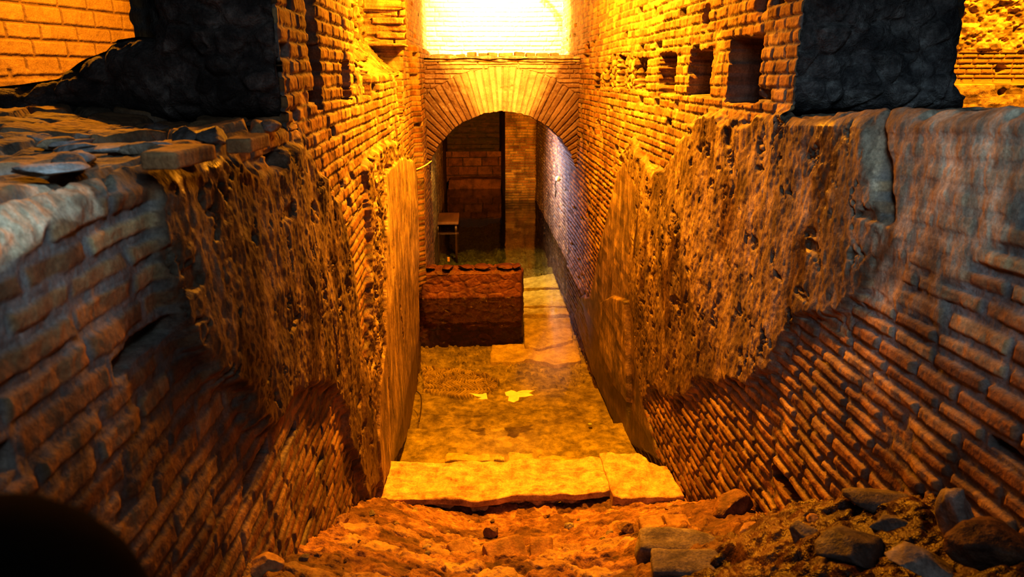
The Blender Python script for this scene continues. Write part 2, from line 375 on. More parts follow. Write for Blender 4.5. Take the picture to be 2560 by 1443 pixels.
        for (a, bq) in (((1940, 1165), (1988, 1275)), ((1494, 300), (1500, 342)), ((1468, 520), (1474, 552))):
            A = onX(*a, XR); Bp = onX(*bq, XR); y0, y1 = sorted((A[1], Bp[1]))
            q = hole(y, s, y0 - .03, y1 + .03, Bp[2], A[2], .014, 90); k = ss(0, .012, q); h = h - .25 * k; darkening = np.maximum(darkening, k)  # deep holes painted dark as well, for shade
        # broken putlog cavities higher on the wall
        for (yy, zz, r) in ((4.05, .30, .07), (3.3, .33, .08), (5.2, .42, .06)):
            q = r - np.hypot((y - yy), (s - zz)) + .03 * fbm(y * 12, s * 12, 3, 91); k = ss(0, .03, q); h = h - .05 * k; b = b * (1 - k)
    h = h + .018 * fbm(y * .9, s * .9, 3, sd + 12)
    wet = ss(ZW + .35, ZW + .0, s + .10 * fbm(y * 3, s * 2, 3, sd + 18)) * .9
    darkening = np.maximum(darkening, wet)
    darkening = np.maximum(darkening, .35 * ss(.1, .5, fbm(y * 1.3, s * 1.1, 4, sd + 19)) * (s < -.5))
    darkening = np.maximum(darkening, .62 * ss(-.9, -2.1, s + .35 * fbm(y * 1.6, s * 1.4, 4, sd + 50)))  # lower wall darkened in the colour, where the lamp light falls off
    return h, b, tone, coat, darkening
def segd(x, y, A, B):
    ex, ey = B[0] - A[0], B[1] - A[1]; t = np.clip(((x - A[0]) * ex + (y - A[1]) * ey) / (ex * ex + ey * ey), 0, 1)
    return np.hypot(x - A[0] - t * ex, y - A[1] - t * ey)
DARKL = [tuple(onX(*p, XL)[1:]) for p in ((400, 560), (430, 700), (480, 850), (600, 980))]
def sdist_line(y, s, pts):
    d = np.full(np.shape(y), 9.0)
    for a, b in zip(pts[:-1], pts[1:]): d = np.minimum(d, segd(y, s, a, b))
    return d + .08 * fbm(y * 5, s * 5, 3, 77)

def side_wall(side):
    L = side == 'L'; sg = 1 if L else -1; X = XL if L else XR
    yj = 2.68 if L else 2.96
    zt = ZT; r = .035
    blocks = []
    # near stretch: face, rounded edge, ledge top, one bent sheet
    s0 = zt - r; top_len = 1.5 if L else 2.6
    s = np.concatenate([np.arange(-2.75, s0 - .05, .0048), np.arange(s0 - .05, s0 + .12, .004), s0 + .12 + np.arange(0, 1, 1 / 170.) ** 1.3 * top_len])
    y = np.arange(.55 if L else .95, yj + .001, .0052)
    Sg, Yg = np.meshgrid(s, y, indexing='ij')
    h, b, t, c, drk = wallH(side, Sg, Yg)
    tp = ss(s0 - .01, s0 + .03, Sg)
    q = Sg - s0
    f1, f2, iv = worley(q * 6.5 + .4 * fbm(q * 3, Yg * 3, 2, 5), Yg * 3.6 + (5 if L else 9), 4)
    stone = ss(.02, .16, f2 - f1)
    amp = (.035 if L else .018)
    ht = amp * stone * (.35 + iv) + .018 * fbm(q * 4, Yg * 4, 4, 6) + .006 * fbm(q * 25, Yg * 25, 3, 7) - amp * .5
    edge_b = ss(.0, .16, q)
    h = h * (1 - tp) + ht * tp
    b = b * (1 - tp) + tp * stone * (iv > .45) * .9; t = np.where(tp > .5, iv, t)
    c = c * (1 - tp) + tp * (iv <= .45) * .95
    drk = drk * (1 - tp)
    if L:
        wp = ss(.02, -.02, np.maximum(np.maximum(-.03 - q, q - .08), np.maximum(.9 - Yg, Yg - 1.25)) + .05 * fbm(q * 8, Yg * 8, 3, 51))
        c = np.maximum(c, wp); b = b * (1 - wp); t = np.where(wp > .3, 1.9, t); h = h * (1 - .6 * wp) + .006 * wp * fbm(q * 40, Yg * 40, 3, 52)
    else:
        wp = ss(-.06, .02, q); c = np.maximum(c, .8 * wp); t = np.where(wp > .5, .5, t); b = b * (1 - .7 * wp)
    a = np.clip(q / r, 0, math.pi / 2); rest = np.maximum(0, q - r * math.pi / 2)
    px = X - sg * (r * (1 - np.cos(a)) + rest); pz = np.where(q < 0, Sg, zt - r + r * np.sin(a))
    nx = sg * np.cos(a); nz = np.sin(a)
    lift = (.065 * (2.9 - Yg) * ss(-.9, zt, Sg)) if not L else (-.012 * (2.6 - Yg) * ss(-.5, zt, Sg))
    if L: lift = lift + .05 * ss(.25, .9, rest)
    P = np.stack([px + nx * h, Yg, pz + nz * h + lift], -1)
    blocks.append((P, S4(b, t, c, drk), None, L))
    # long stretch
    y = [yj]; 
    while y[-1] < 9.4: y.append(y[-1] + max(.007, 1.1 * y[-1] ** 2 / (1707 * abs(X)) * .8))
    y = np.array(y); s = np.arange(-3.5, 1.35, .0062)
    Sg, Yg = np.meshgrid(s, y, indexing='ij'); h, b, t, c, drk = wallH(side, Sg, Yg)
    P = np.stack([X + sg * h, Yg, Sg], -1); blocks.append((P, S4(b, t, c, drk), None, L))
    # front edge of the standing upper wall, with its return behind the dark rubble face
    y = np.arange(2.545 if L else 2.875, yj + .004, .006); y = np.concatenate([[y[0]], y]); s = np.arange(ZT - .03, 1.35, .0062)
    Sg, Yg = np.meshgrid(s, y, indexing='ij'); h, b, t, c, drk = wallH(side, Sg, Yg)
    P = np.stack([X + sg * h, Yg, Sg], -1); P[:, 0, 0] = X - sg * .25; P[:, 0, 1] += .42; blocks.append((P, S4(b, t, c, drk), None, L))
    # beyond the arch
    y = np.arange(9.35, 15.3 if not L else 15.0, .022); s = np.arange(-3.5, -.2, .0085)
    Sg, Yg = np.meshgrid(s, y, indexing='ij'); h, b, t, c, drk = wallH(side, Sg, Yg)
    if L: h = h - .085 * 1.0
    P = np.stack([X + sg * h + (0 if L else .03), Yg, Sg], -1)
    blocks.append((P, S4(b, t, c, np.maximum(drk, .30)), None, L))
    # upper back of the far stretch (above the arch ledge)
    y = np.arange(9.35, 11.3, .03); s = np.arange(-.2, 1.35, .01)
    Sg, Yg = np.meshgrid(s, y, indexing='ij'); h, b, t, c, drk = wallH(side, Sg, Yg)
    P = np.stack([X + sg * h, Yg, Sg], -1); blocks.append((P, S4(b, t, c, drk * 0), None, L))
    # outer face and top of the standing upper wall
    Xo = -1.25 if L else 2.12
    y = np.arange(yj + .1, 11.3, .05); s = np.arange(-.25, 1.36, .02)
    Sg, Yg = np.meshgrid(s, y, indexing='ij'); bb, tt, oo = bricks(Yg, Sg, .06, .12, .25, .014, 77)
    P = np.stack([Xo - sg * .01 * bb, Yg, Sg], -1); blocks.append((P, S4(bb, tt, 0 * bb, 0 * bb), None, not L))
    xs = np.linspace(min(X, Xo), max(X, Xo), 12); Yg, Xg = np.meshgrid(y, xs, indexing='ij')
    P = np.stack([Xg, Yg, 1.33 + .03 * fbm(Xg * 5, Yg * 5, 3, 8)], -1); z0 = 0 * Xg
    blocks.append((P, S4(z0, z0, z0 + 1, z0), None, False))
    return blocks
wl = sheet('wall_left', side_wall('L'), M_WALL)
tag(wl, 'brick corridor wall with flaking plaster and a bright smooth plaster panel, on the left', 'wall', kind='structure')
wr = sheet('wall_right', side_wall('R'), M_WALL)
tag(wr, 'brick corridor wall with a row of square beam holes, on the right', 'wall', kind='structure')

# ------------------------------------------------------------------ dark wall ends standing on the ledges
def mass(name, pix, Y, label, seed, x_solid, ext):
    P2 = polyY(pix, Y)
    x0, z0 = P2.min(0); x1, z1 = P2.max(0); st = .0075
    xs = np.arange(x0 - .02, x1 + .02, st); zs = np.arange(z0 - .02, z1 + .02, st)
    Zg, Xg = np.meshgrid(zs, xs, indexing='ij')
    d = sdpoly(Xg + .015 * fbm(Xg * 9, Zg * 9, 3, seed), Zg + .015 * fbm(Xg * 9, Zg * 9, 3, seed + 1), P2)
    f1, f2, iv = worley(Xg * 9 + .5 * fbm(Xg * 4, Zg * 4, 2, 1), Zg * 11, seed)
    h = .035 * ss(0, .3, f2 - f1) * iv + .05 * fbm(Xg * 3.2, Zg * 3.2, 4, seed + 2) + .022 * fbm(Xg * 16, Zg * 16, 4, seed + 4) - .05 * ss(.45, .8, fbm(Xg * 8, Zg * 7, 3, seed + 5))
    e = np.clip(d / .10, 0, 1); back = (1 - np.sqrt(1 - (1 - e) ** 2 + 1e-6)) * .16
    k = d > -.004
    keep = k[:-1, :-1] & k[1:, 1:] & k[1:, :-1] & k[:-1, 1:]
    back = back + np.where(d < .004, .25, 0)
    back = back + np.where(d < .004, .25, 0) * 0
    Xm = np.minimum(Xg, XL - .012 - back * .35) if x_solid < 0 else np.maximum(Xg, XR + .012 + back * .35)
    P = np.stack([Xm, Y - h + back, Zg], -1)
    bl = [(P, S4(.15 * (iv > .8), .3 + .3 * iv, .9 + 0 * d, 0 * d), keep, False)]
    # rough body running back from the face
    bx = np.concatenate([P2, P2[:1]]); seg = []
    for a, b in zip(bx[:-1], bx[1:]):
        n = max(2, int(np.hypot(*(b - a)) / .03)); seg.append(a + (b - a) * np.linspace(0, 1, n, endpoint=False)[:, None])
    ring = np.concatenate(seg + [bx[:1]]); cen = P2.mean(0); ys = np.linspace(0.10, ext, 14)
    Rg = ring[None] + (ring[None] - 0) * 0; Rg = np.repeat(Rg, len(ys), 0); Yb = Y + ys[:, None] + 0 * Rg[..., 0]
    nv = .02 * fbm(Rg[..., 0] * 6 + Yb * 4, Rg[..., 1] * 6, 3, seed + 9)
    dirx = np.sign(Rg[..., 0] - cen[0])
    xx_ = Rg[..., 0] + dirx * (nv - .025); xx_ = np.minimum(xx_, XL - .03) if x_solid < 0 else np.maximum(xx_, XR + .03)
    P = np.stack([xx_, Yb, Rg[..., 1]], -1); z = 0 * nv
    bl.append((P, S4(z, z + .4, z + 1, z), None, False))
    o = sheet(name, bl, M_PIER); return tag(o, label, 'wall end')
mass('ruined_wall_end', [(335, -230), (352, -60), (348, 0), (358, 45), (348, 92), (300, 88), (245, 96), (215, 125), (160, 145), (120, 170), (80, 198), (0, 212), (-150, 225), (-150, 330), (300, 312), (775, 300), (785, 275), (775, 180), (770, 100), (765, 0), (760, -230)], 2.57,
     'dark rubble wall end with a sloping broken shoulder, on the left ledge', 21, -1.0, .30)
mass('ruined_wall_end', [(1965, -230), (1948, 0), (1935, 70), (1922, 110), (1920, 200), (1936, 280), (2200, 285), (2432, 280), (2440, 240), (2408, 208), (2425, 120), (2446, 68), (2434, 20), (2432, -60), (2450, -230)], 2.90,
     'square dark rubble wall end standing on the right ledge', 25, 1.7, .30)

# brick stub with horizontal courses left of the arch
def stub():
    Y = 7.15; X0, X1 = -1.10, XL
    xs = np.arange(X0, X1 + .04, .006); zs = np.arange(.27, 1.35, .006)
    Zg, Xg = np.meshgrid(zs, xs, indexing='ij'); b, t, o = bricks(Xg, Zg, .066, .18, .32, .014, 44)
    h = b * .03 + .02 * b * (o - .5) + .008 * fbm(Xg * 14, Zg * 14, 3, 3)
    h = h + .02 * ss(.4, .2, Zg) * 0
    rnd = ss(0, .03, Xg - X0) * 0 + 1
    P = np.stack([Xg - .0, Y - h, Zg], -1)
    return [(P, S4(b, t, 0 * b, 0 * b), None, False)]
st = sheet('brick_stub', stub(), M_ARCH); tag(st, 'broken brick stub with thick pale courses above rubble, just left of the arch', 'brickwork')
rough_box('stub_sill', (.24, .20, .012), M_ARCH, st, r=.008, amp=.006, cuts=10, loc=(-.88, 7.2, .268), surf=(0, .8, 1, 0))

# ------------------------------------------------------------------ the arch
YA = 8.8
ap = onY(1256, 279, YA); CX = (onY(1064, 480, YA)[0] + onY(1447, 480, YA)[0]) / 2
R0 = (onY(1447, 480, YA)[0] - onY(1064, 480, YA)[0]) / 2; CZ = ap[2] - R0
TOPZ = onY(1256, 152, YA)[2]
def arch_face():
    n = 900; th = np.linspace(-.10, math.pi + .10, n); tt = np.linspace(0, 1, 210) ** .95
    Tg, Th = np.meshgrid(tt, th, indexing='ij'); c, s = np.cos(Th), np.sin(Th)
    hw = R0 + .04
    rmax = np.minimum(hw / np.maximum(np.abs(c), 1e-4), np.where(s > 0, (TOPZ - CZ) / np.maximum(s, 1e-4), 9)); rmax = np.maximum(rmax, R0 + .05)
    Nv = 54; cell = Th / math.pi * Nv + .12 * fbm(Th * 9, Tg * 1.2, 2, 4); k = np.floor(cell); fr = cell - k
    hsh = np.abs(np.sin(k * 12.9898) * 43758.5453) % 1; hs2 = np.abs(np.sin(k * 78.2) * 9758.5453) % 1
    r0 = R0 + .014 * (hsh - .5) + .008 * fbm(Th * 20, Tg * 0, 2, 6)
    Rr = r0 + Tg * (rmax - r0)
    ring_w = .53 + .03 * (hs2 - .5)
    inring = Rr < R0 + ring_w
    wdt = Rr * math.pi / Nv
    e = np.minimum(fr, 1 - fr) * wdt - .007 + .002 * fbm(Th * 60, Rr * 30, 2, 8)
    vb = ss(0, .006, e) * ss(0, .008, R0 + ring_w - Rr)
    x = CX + Rr * c; z = CZ + Rr * s
    hb, htone, ho = bricks(x, z, .055, .25, .5, .012, 61)
    b = np.where(inring, vb, hb); t = np.where(inring, hsh, .5 + .5 * htone)
    h = b * (.014 + .008 * (hs2 - .5) * inring) + .006 * fbm(x * 12, z * 12, 3, 9) - .012 * ss(.3, .7, fbm(x * 6, z * 6, 3, 10)) * b
    # darker colour down the flanks
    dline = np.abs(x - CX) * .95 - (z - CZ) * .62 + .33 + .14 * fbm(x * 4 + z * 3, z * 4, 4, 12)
    darkening = .95 * ss(-.06, .14, dline + .10 * fbm(Th * 34, Rr * .8, 3, 14))
    P = np.stack([x, YA - h, z], -1)
    bl = [(P, S4(b, t, .12 * ss(0, .5, fbm(x * 8, z * 8, 3, 15)), darkening), None, False)]
    # soffit
    yy = np.linspace(0, .55, 50); Yg, Th2 = np.meshgrid(yy, th[::2], indexing='ij')
    cell = Th2 / math.pi * Nv; k = np.floor(cell); fr = cell - k; e = np.minimum(fr, 1 - fr) * .055 - .006; vb2 = ss(0, .006, e)
    hsh2 = np.abs(np.sin(k * 12.9898) * 43758.5453) % 1
    rr = R0 + .014 * (hsh2 - .5) + .008 * fbm(Th2 * 20, 0 * Yg, 2, 6) - .0 * vb2
    rr[1:] -= .008 * vb2[1:]
    P = np.stack([CX + rr * np.cos(Th2), YA + Yg - .006, CZ + rr * np.sin(Th2)], -1)
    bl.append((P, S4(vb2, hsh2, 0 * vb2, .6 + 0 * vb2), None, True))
    return bl
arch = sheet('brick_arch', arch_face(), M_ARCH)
tag(arch, 'semicircular brick arch of radial thin bricks spanning the flooded corridor', 'arch')
for i, (z, prot, hh) in enumerate(((TOPZ + .004, .03, .016), (TOPZ + .036, .055, .013))):
    bxs = rough_box('ledge_course', (.97, .42, hh), M_ARCH, arch, r=.008, amp=.02, fs=5, cuts=30, seed=i + 3, loc=(CX, YA + .42 - prot, z), surf=(0, .8, 1, 0))
xx = CX - .9
bi = 0
while xx < CX + .85:
    w = random.uniform(.10, .2); hgt = random.uniform(.012, .03)
    if random.random() < .8:
        tag(rough_box('loose_brick', (w / 2, .06, hgt), M_ARCH, None, r=.008, amp=.012, cuts=6, seed=bi, loc=(xx + w / 2, YA + random.uniform(.45, .6), TOPZ + .056 + hgt), rot=(0, 0, random.uniform(-.2, .2)), surf=(1, random.random(), 0, .2)),
            'small broken brick lying along the ledge over the arch', 'brick', 'broken bricks on the arch ledge')
    xx += w + random.uniform(.005, .04); bi += 1

# bright wall above and behind the arch
def back_upper():
    Y = 10.7; xs = np.arange(-.8, 1.45, .01); zs = np.arange(-.1, 1.5, .008); Zg, Xg = np.meshgrid(zs, xs, indexing='ij')
    b, t, o = bricks(Xg, Zg, .066, .2, .36, .012, 71)
    # curved scar of a lost vault springing from the right
    rr = np.hypot(Xg - .60, (Zg - .36) * 1.0); scar = ss(.03, 0, np.abs(rr - .80) - .02 + .03 * fbm(Xg * 9, Zg * 9, 3, 3)) * (Xg > .5) * (Zg > .36)
    outer = ss(.80, .84, rr) * (Xg > .6) * (Zg > .3)
    h = b * .012 + .006 * fbm(Xg * 12, Zg * 12, 3, 5) + outer * .05
    return [(np.stack([Xg, Y - h, Zg], -1), S4(b * (1 - outer), t, outer, .8 * scar), None, False)]
tag(sheet('wall_back', back_upper(), M_BACK), 'brilliantly lit brick wall with a curved scar, above and behind the arch', 'wall', kind='structure')
ufl = rough_box('floor_upper', (1.15, .75, .06), M_BACK, None, r=.01, amp=.02, cuts=16, loc=(CX, 10.05, TOPZ - .06), surf=(0, .5, 1, 0)); tag(ufl, 'narrow lit ledge floor behind the arch top', 'floor', kind='structure')

# barrel vault over the far room
def vault():
    th = np.linspace(-.05, math.pi + .05, 90); yy = np.arange(YA + .5, 18.2, .08); Yg, Th = np.meshgrid(yy, th, indexing='ij')
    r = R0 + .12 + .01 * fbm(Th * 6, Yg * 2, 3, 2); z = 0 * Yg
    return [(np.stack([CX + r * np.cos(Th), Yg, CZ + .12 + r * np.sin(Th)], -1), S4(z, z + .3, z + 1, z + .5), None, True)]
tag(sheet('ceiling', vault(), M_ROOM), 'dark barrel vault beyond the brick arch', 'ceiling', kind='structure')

# far room end: lit brick wall on the right, dark recess with low courses on the left
YE = 14.95
def flat_wall(X0, X1, Z0, Z1, Y, seed, step=.012, lm=(.16, .28), pitch=.057, darkening=.2, bumpy=.012, big=0.0):
    xs = np.arange(X0, X1 + step, step); zs = np.arange(Z0, Z1, step * .8); Zg, Xg = np.meshgrid(zs, xs, indexing='ij')
    b, t, o = bricks(Xg, Zg, pitch, lm[0], lm[1], .013, seed)
    h = b * bumpy + big * fbm(Xg * 3, Zg * 3, 3, seed)
    dm = np.clip(darkening + .3 * fbm(Xg * 2, Zg * 2, 3, seed + 2) + .6 * ss(ZW + .4, ZW, Zg), 0, 1)
    return (np.stack([Xg, Y - h, Zg], -1), S4(b, t, 0 * b, dm), None, False)
xe = onY(1263, 400, YE)[0]
def edge_side(X, Y0, Y1, Z0, Z1, seed, flip):
    ys = np.arange(Y0, Y1, .03); zs = np.arange(Z0, Z1, .015); Zg, Yg = np.meshgrid(zs, ys, indexing='ij'); b, t, o = bricks(Yg, Zg, .057, .15, .25, .013, seed)
    return (np.stack([X + 0 * Yg, Yg, Zg], -1), S4(b, t, 0 * b, .5 + 0 * b), None, flip)
tag(sheet('wall_end', [flat_wall(xe, 1.5, -3.5, .2, YE, 91, darkening=.0), edge_side(xe, YE - .01, YE + 3.2, -3.5, .2, 92, False)], M_WALL), 'dim orange brick end wall right of the dark recess', 'wall', kind='structure')
xp = onY(1107, 450, YE)[0]
tag(sheet('wall_end_left', [flat_wall(-1.0, xp, -3.5, .2, YE, 93, darkening=.0), edge_side(xp, YE - .01, YE + 3.2, -3.5, .2, 94, True)], M_ROOM), 'narrow brick jamb left of the dark recess', 'wall', kind='structure')
zt2 = onY(1180, 378, 17.2)[2]; zt3 = onY(1180, 452, 16.4)[2]
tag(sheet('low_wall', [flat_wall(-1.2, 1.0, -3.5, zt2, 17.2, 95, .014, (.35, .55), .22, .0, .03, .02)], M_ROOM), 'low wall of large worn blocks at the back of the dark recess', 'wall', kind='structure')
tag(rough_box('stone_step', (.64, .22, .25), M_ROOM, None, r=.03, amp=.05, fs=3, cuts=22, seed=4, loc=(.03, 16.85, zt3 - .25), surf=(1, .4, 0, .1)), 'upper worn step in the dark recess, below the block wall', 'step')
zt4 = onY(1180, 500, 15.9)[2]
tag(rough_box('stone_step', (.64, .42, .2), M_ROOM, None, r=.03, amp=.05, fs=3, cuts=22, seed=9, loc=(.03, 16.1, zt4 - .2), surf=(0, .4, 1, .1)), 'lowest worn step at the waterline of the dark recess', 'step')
tag(sheet('wall_far', [flat_wall(-1.3, 1.6, -3.5, .4, 18.2, 96, .03, darkening=.9)], M_ROOM), 'unlit brick wall closing the dark recess', 'wall', kind='structure')

# ------------------------------------------------------------------ side spaces: yellow block wall (left) and far rough wall (right)
def left_room():
    A = onY(-60, 120, 4.4); B = onY(420, 120, 6.0)
    n = 560; u = np.linspace(0, 1, n); ln = float(np.hypot(B[0] - A[0], B[1] - A[1])); zs = np.arange(-.7, 1.5, .006); Zg, U = np.meshgrid(zs, u * ln, indexing='ij')
    b, t, o = bricks(U, Zg, .105, .24, .30, .012, 33, .006, .6)
    low = ss(.06, .03, Zg - (-.02) + .03 * fbm(U * 3, Zg * 3, 3, 5))
    bl_, tl, ol = bricks(U, Zg, .2, .5, .8, .014, 35, .012, 1.6)
    b = b * (1 - low) + bl_ * low
    h = b * .012 + .004 * fbm(U * 20, Zg * 20, 3, 4) + low * .012 * fbm(U * 8, Zg * 8, 3, 6)
    dx, dy = (B[0] - A[0]) / ln, (B[1] - A[1]) / ln
    P = np.stack([A[0] + U * dx + h * dy, A[1] + U * dy - h * dx, Zg], -1)
    return [(P, S4(b, .45 + .2 * t, .6 * low, .10 * low), None, False)]
tag(sheet('wall_side_left', left_room(), M_BACK), 'orange lit wall of large even blocks behind the sloping dark shoulder', 'wall', kind='structure')
def right_room():
    Y = 8.2; xs = np.arange(5.2, 7.6, .010); zs = np.arange(-1.2, 1.6, .008); Zg, Xg = np.meshgrid(zs, xs, indexing='ij')
    zb = onY(2500, 128, Y)[2]; zl = onY(2500, 207, Y)[2]
    b, t, o = bricks(Xg, Zg, .057, .14, .27, .014, 38)
    up = ss(-.01, .02, Zg - zb + .02 * fbm(Xg * 5, Zg * 5, 3, 2)); lo = ss(.01, -.02, Zg - zl)
    hr = .05 * fbm(Xg * 6, Zg * 6, 4, 3) + .03 * fbm(Xg * 18, Zg * 18, 3, 4) - .06 * ss(.25, .6, fbm(Xg * 9, Zg * 11, 3, 5))
    h = b * .02 * (1 - up) * (1 - lo) + up * (.05 + hr) + lo * (.22 + .03 * fbm(Xg * 7, Zg * 7, 4, 6))
    for (px, py, r) in ((2497, 172, .07), (2470, 230, .05)):
        c = onY(px, py, Y); k = ss(0, .02, r - np.hypot(Xg - c[0], (Zg - c[2]) * 1.2) + .02 * fbm(Xg * 20, Zg * 20, 2, 7)); h = h - .15 * k
    return [(np.stack([Xg, Y - h, Zg], -1), S4(b * (1 - up) * (1 - lo), t, np.maximum(up, lo), 0 * b), None, False)]
tag(sheet('wall_side_right', right_room(), M_BACK), 'lit rough concrete wall with a brick band, beyond the square dark wall end', 'wall', kind='structure')

# ------------------------------------------------------------------ earth slope in front
PRL = np.array([onX(*p, XL)[1:] for p in ((905, 1250), (830, 1325), (740, 1362), (600, 1443))])
PRR = np.array([onX(*p, XR)[1:] for p in ((1722, 1262), (1850, 1252), (1900, 1285), (1985, 1318), (2060, 1300), (2130, 1262), (2260, 1245), (2400, 1292), (2560, 1335), (2700, 1345))])
PRL = np.vstack([[(3.8, -2.62)], PRL, [(.9, -.95), (.3, -.8)]])[::-1]; PRR = np.vstack([[(3.9, -2.64)], PRR, [(.9, -.80), (.3, -.7)]])
PRL = PRL[np.argsort(PRL[:, 0])]; PRR = PRR[np.argsort(PRR[:, 0])]
def soil_z(x, y):
    zl = np.interp(y, PRL[:, 0], PRL[:, 1]); zr = np.interp(y, PRR[:, 0], PRR[:, 1])
    base = np.interp(y, [.3, .9, 1.5, 2.2, 3.0, 3.5, 3.75], [-.95, -1.15, -1.45, -1.87, -2.36, -2.60, -2.70])
    u = np.clip((x - XL) / (XR - XL), 0, 1)
    wl_ = ss(.35, 0, u); wr_ = ss(.5, 1, u)
    return base * (1 - wl_) * (1 - wr_) + zl * wl_ + zr * wr_ * (1 - wl_)
def soil():
    xs = np.arange(XL - .12, XR + .14, .0075); ys = np.arange(.45, 3.95, .0075); Yg, Xg = np.meshgrid(ys, xs, indexing='ij')
    z = soil_z(Xg, Yg); near = ss(3.3, 2.4, Yg)
    f1, f2, iv = worley(Xg * 6 + .5 * fbm(Xg * 3, Yg * 3, 2, 3), Yg * 6, 7); f3, f4, iv2 = worley(Xg * 17, Yg * 17, 9)
    st = ss(.02, .2, f2 - f1) * (iv > .35) * near
    z = z + .026 * st * iv + .012 * ss(0, .3, f4 - f3) * (iv2 > .5) + .045 * fbm(Xg * 3, Yg * 3, 4, 2) * (.4 + near) + .014 * fbm(Xg * 14, Yg * 14, 4, 5) + .011 * fbm(Xg * 40, Yg * 40, 3, 6) - .02 * ss(.4, .7, fbm(Xg * 13, Yg * 13, 2, 8))
    z = np.where(Yg > 3.85, z - .4, z)
    br = st * (iv > .72)
    return [(np.stack([Xg, Yg, z], -1), S4(br * .8, iv, 1 - br * .9, np.clip(.3 * ss(.2, .6, fbm(Xg * 2, Yg * 2, 3, 9)) + .8 * ss(.55, .95, Xg + .2 * fbm(Xg * 3, Yg * 3, 3, 19)) * ss(2.5, 2.0, Yg) + .5 * ss(2.2, 1.6, Yg), 0, 1)), None, True)]  # right mound and near strip darkened in the colour, as shading
tag(sheet('ground', soil(), M_DIRT), 'sloping reddish earth full of crushed rubble in front of the pale slabs', 'ground', kind='structure')

# ------------------------------------------------------------------ flooded floor
HB = polyZ([(1052, 905), (1180, 912), (1248, 940), (1230, 985), (1150, 1000), (1060, 985)], ZF + .1)
def herring(y, x, w=.036, l=.17):
    # herringbone of small tiles: zig-zag rows
    row = np.floor(x / (l * .72)); fx = x / (l * .72) - row; sgn = np.where(row % 2 == 0, 1.0, -1.0)
    v = y + sgn * (fx - .5) * l * .72 * .8; c = v / w; fr = c - np.floor(c)
    e = np.minimum(np.minimum(fr, 1 - fr) * w, np.minimum(fx, 1 - fx) * l * .72) - .004
    return ss(0, .005, e), np.abs(np.sin(np.floor(c) * 12.9 + row * 78.2) * 43758.5) % 1
def floor_mesh():
    xs = np.arange(XL - .12, XR + .12, .0065); ys = [3.9]
    while ys[-1] < 15.6: ys.append(ys[-1] + max(.0075, ys[-1] ** 2 / (1707 * 3.3) * .8))
    Yg, Xg = np.meshgrid(np.array(ys), xs, indexing='ij')
    wob = .05 * fbm(Xg * 3, Yg * 3, 3, 4)
    z = ZF + .13 * ss(6.75, 6.65, Yg + wob) * .7 + .22 * ss(5.55, 5.47, Yg + wob * .6) + .0
    z = z + .02 * ss(4.5, 4.4, Yg + wob)
    f1, f2, iv = worley(Xg * 5, Yg * 5, 12); f3, f4, iv2 = worley(Xg * 16, Yg * 16, 13)
    farm = ss(8.6, 9.2, Yg); midm = ss(6.6, 7.0, Yg) * (1 - farm)
    z = z + .045 * ss(.02, .25, f2 - f1) * iv * farm + .03 * fbm(Xg * 2.5, Yg * 2.5, 4, 6) * (.3 + farm) + .026 * ss(.05, .35, f4 - f3) * (iv2 > .6) * (midm + farm * .8 + .15) + .008 * fbm(Xg * 14, Yg * 14, 4, 8)
    z = z - .10 * ss(.15, .5, fbm(Xg * 1.1, Yg * .8, 2, 30)) * farm
    d = sdpoly(Xg + .03 * fbm(Xg * 8, Yg * 8, 3, 1), Yg + .05 * fbm(Xg * 8, Yg * 8, 3, 2), HB); k = ss(-.01, .02, d)
    hb, ht = herring(Xg, Yg); z = z + k * (.034 * hb + .01)
    tread = ss(5.6, 5.4, Yg)
    return [(np.stack([Xg, Yg, z], -1), S4(k * hb, np.where(k > .5, ht, .45), 1 - k, np.clip(.25 * farm + .2 * ss(.1, .5, fbm(Xg * 2, Yg * 2, 3, 3)) - .2 * tread, 0, 1)), None, True)]
tag(sheet('floor', floor_mesh(), M_FLOOR), 'silty flooded floor with steps and a herringbone brick patch under the water', 'floor', kind='structure')

# submerged paving slabs at the right of the channel
def pslab(name, near, far, ztop, th, mat, label, cat, seed, r=.02, amp=.012, cuts=26, surf=(0, .6, 1, 0), fs=6., group=None, under=0.0):
    near = np.array(near, float); far = np.array(far, float)
    un = np.linspace(0, 1, len(near)); uf = np.linspace(0, 1, len(far))
    cen = (near.mean(0) + far.mean(0)) / 2
    def warp(q):
        u = q.x * .5 + .5; v = q.y * .5 + .5
        a = np.array([np.interp(u, un, near[:, 0]), np.interp(u, un, near[:, 1])]); b = np.array([np.interp(u, uf, far[:, 0]), np.interp(u, uf, far[:, 1])])
        p = a * (1 - v) + b * v
        zz = q.z
        p = p + np.array([.010 * mn.noise(Vector((p[0] * 9, p[1] * 9, seed))), .028 * mn.noise(Vector((p[0] * 7, p[1] * 5, seed + q.z * 6)))]) 
        if under and v < .25 and q.z < th * .2:       # ragged broken underside at the near edge
            p[1] += under * (1 + mn.noise(Vector((p[0] * 14, q.z * 20, seed)))) * (.25 - v) * 4 * .5
        return (p[0] - cen[0], p[1] - cen[1], zz + .012 * mn.fractal(Vector((p[0] * 8, p[1] * 8, seed)), 1, 2, 4))
    o = rough_box(name, (1, 1, th), mat, None, r=r, amp=amp, fs=fs, cuts=cuts, seed=seed, warp=warp, loc=(cen[0], cen[1], ztop - th), surf=surf)
    return tag(o, label, cat, group)
def zq(pts, Z): return [tuple(onZ(a, b, Z)[:2]) for a, b in pts]
ZS = ZF + .10
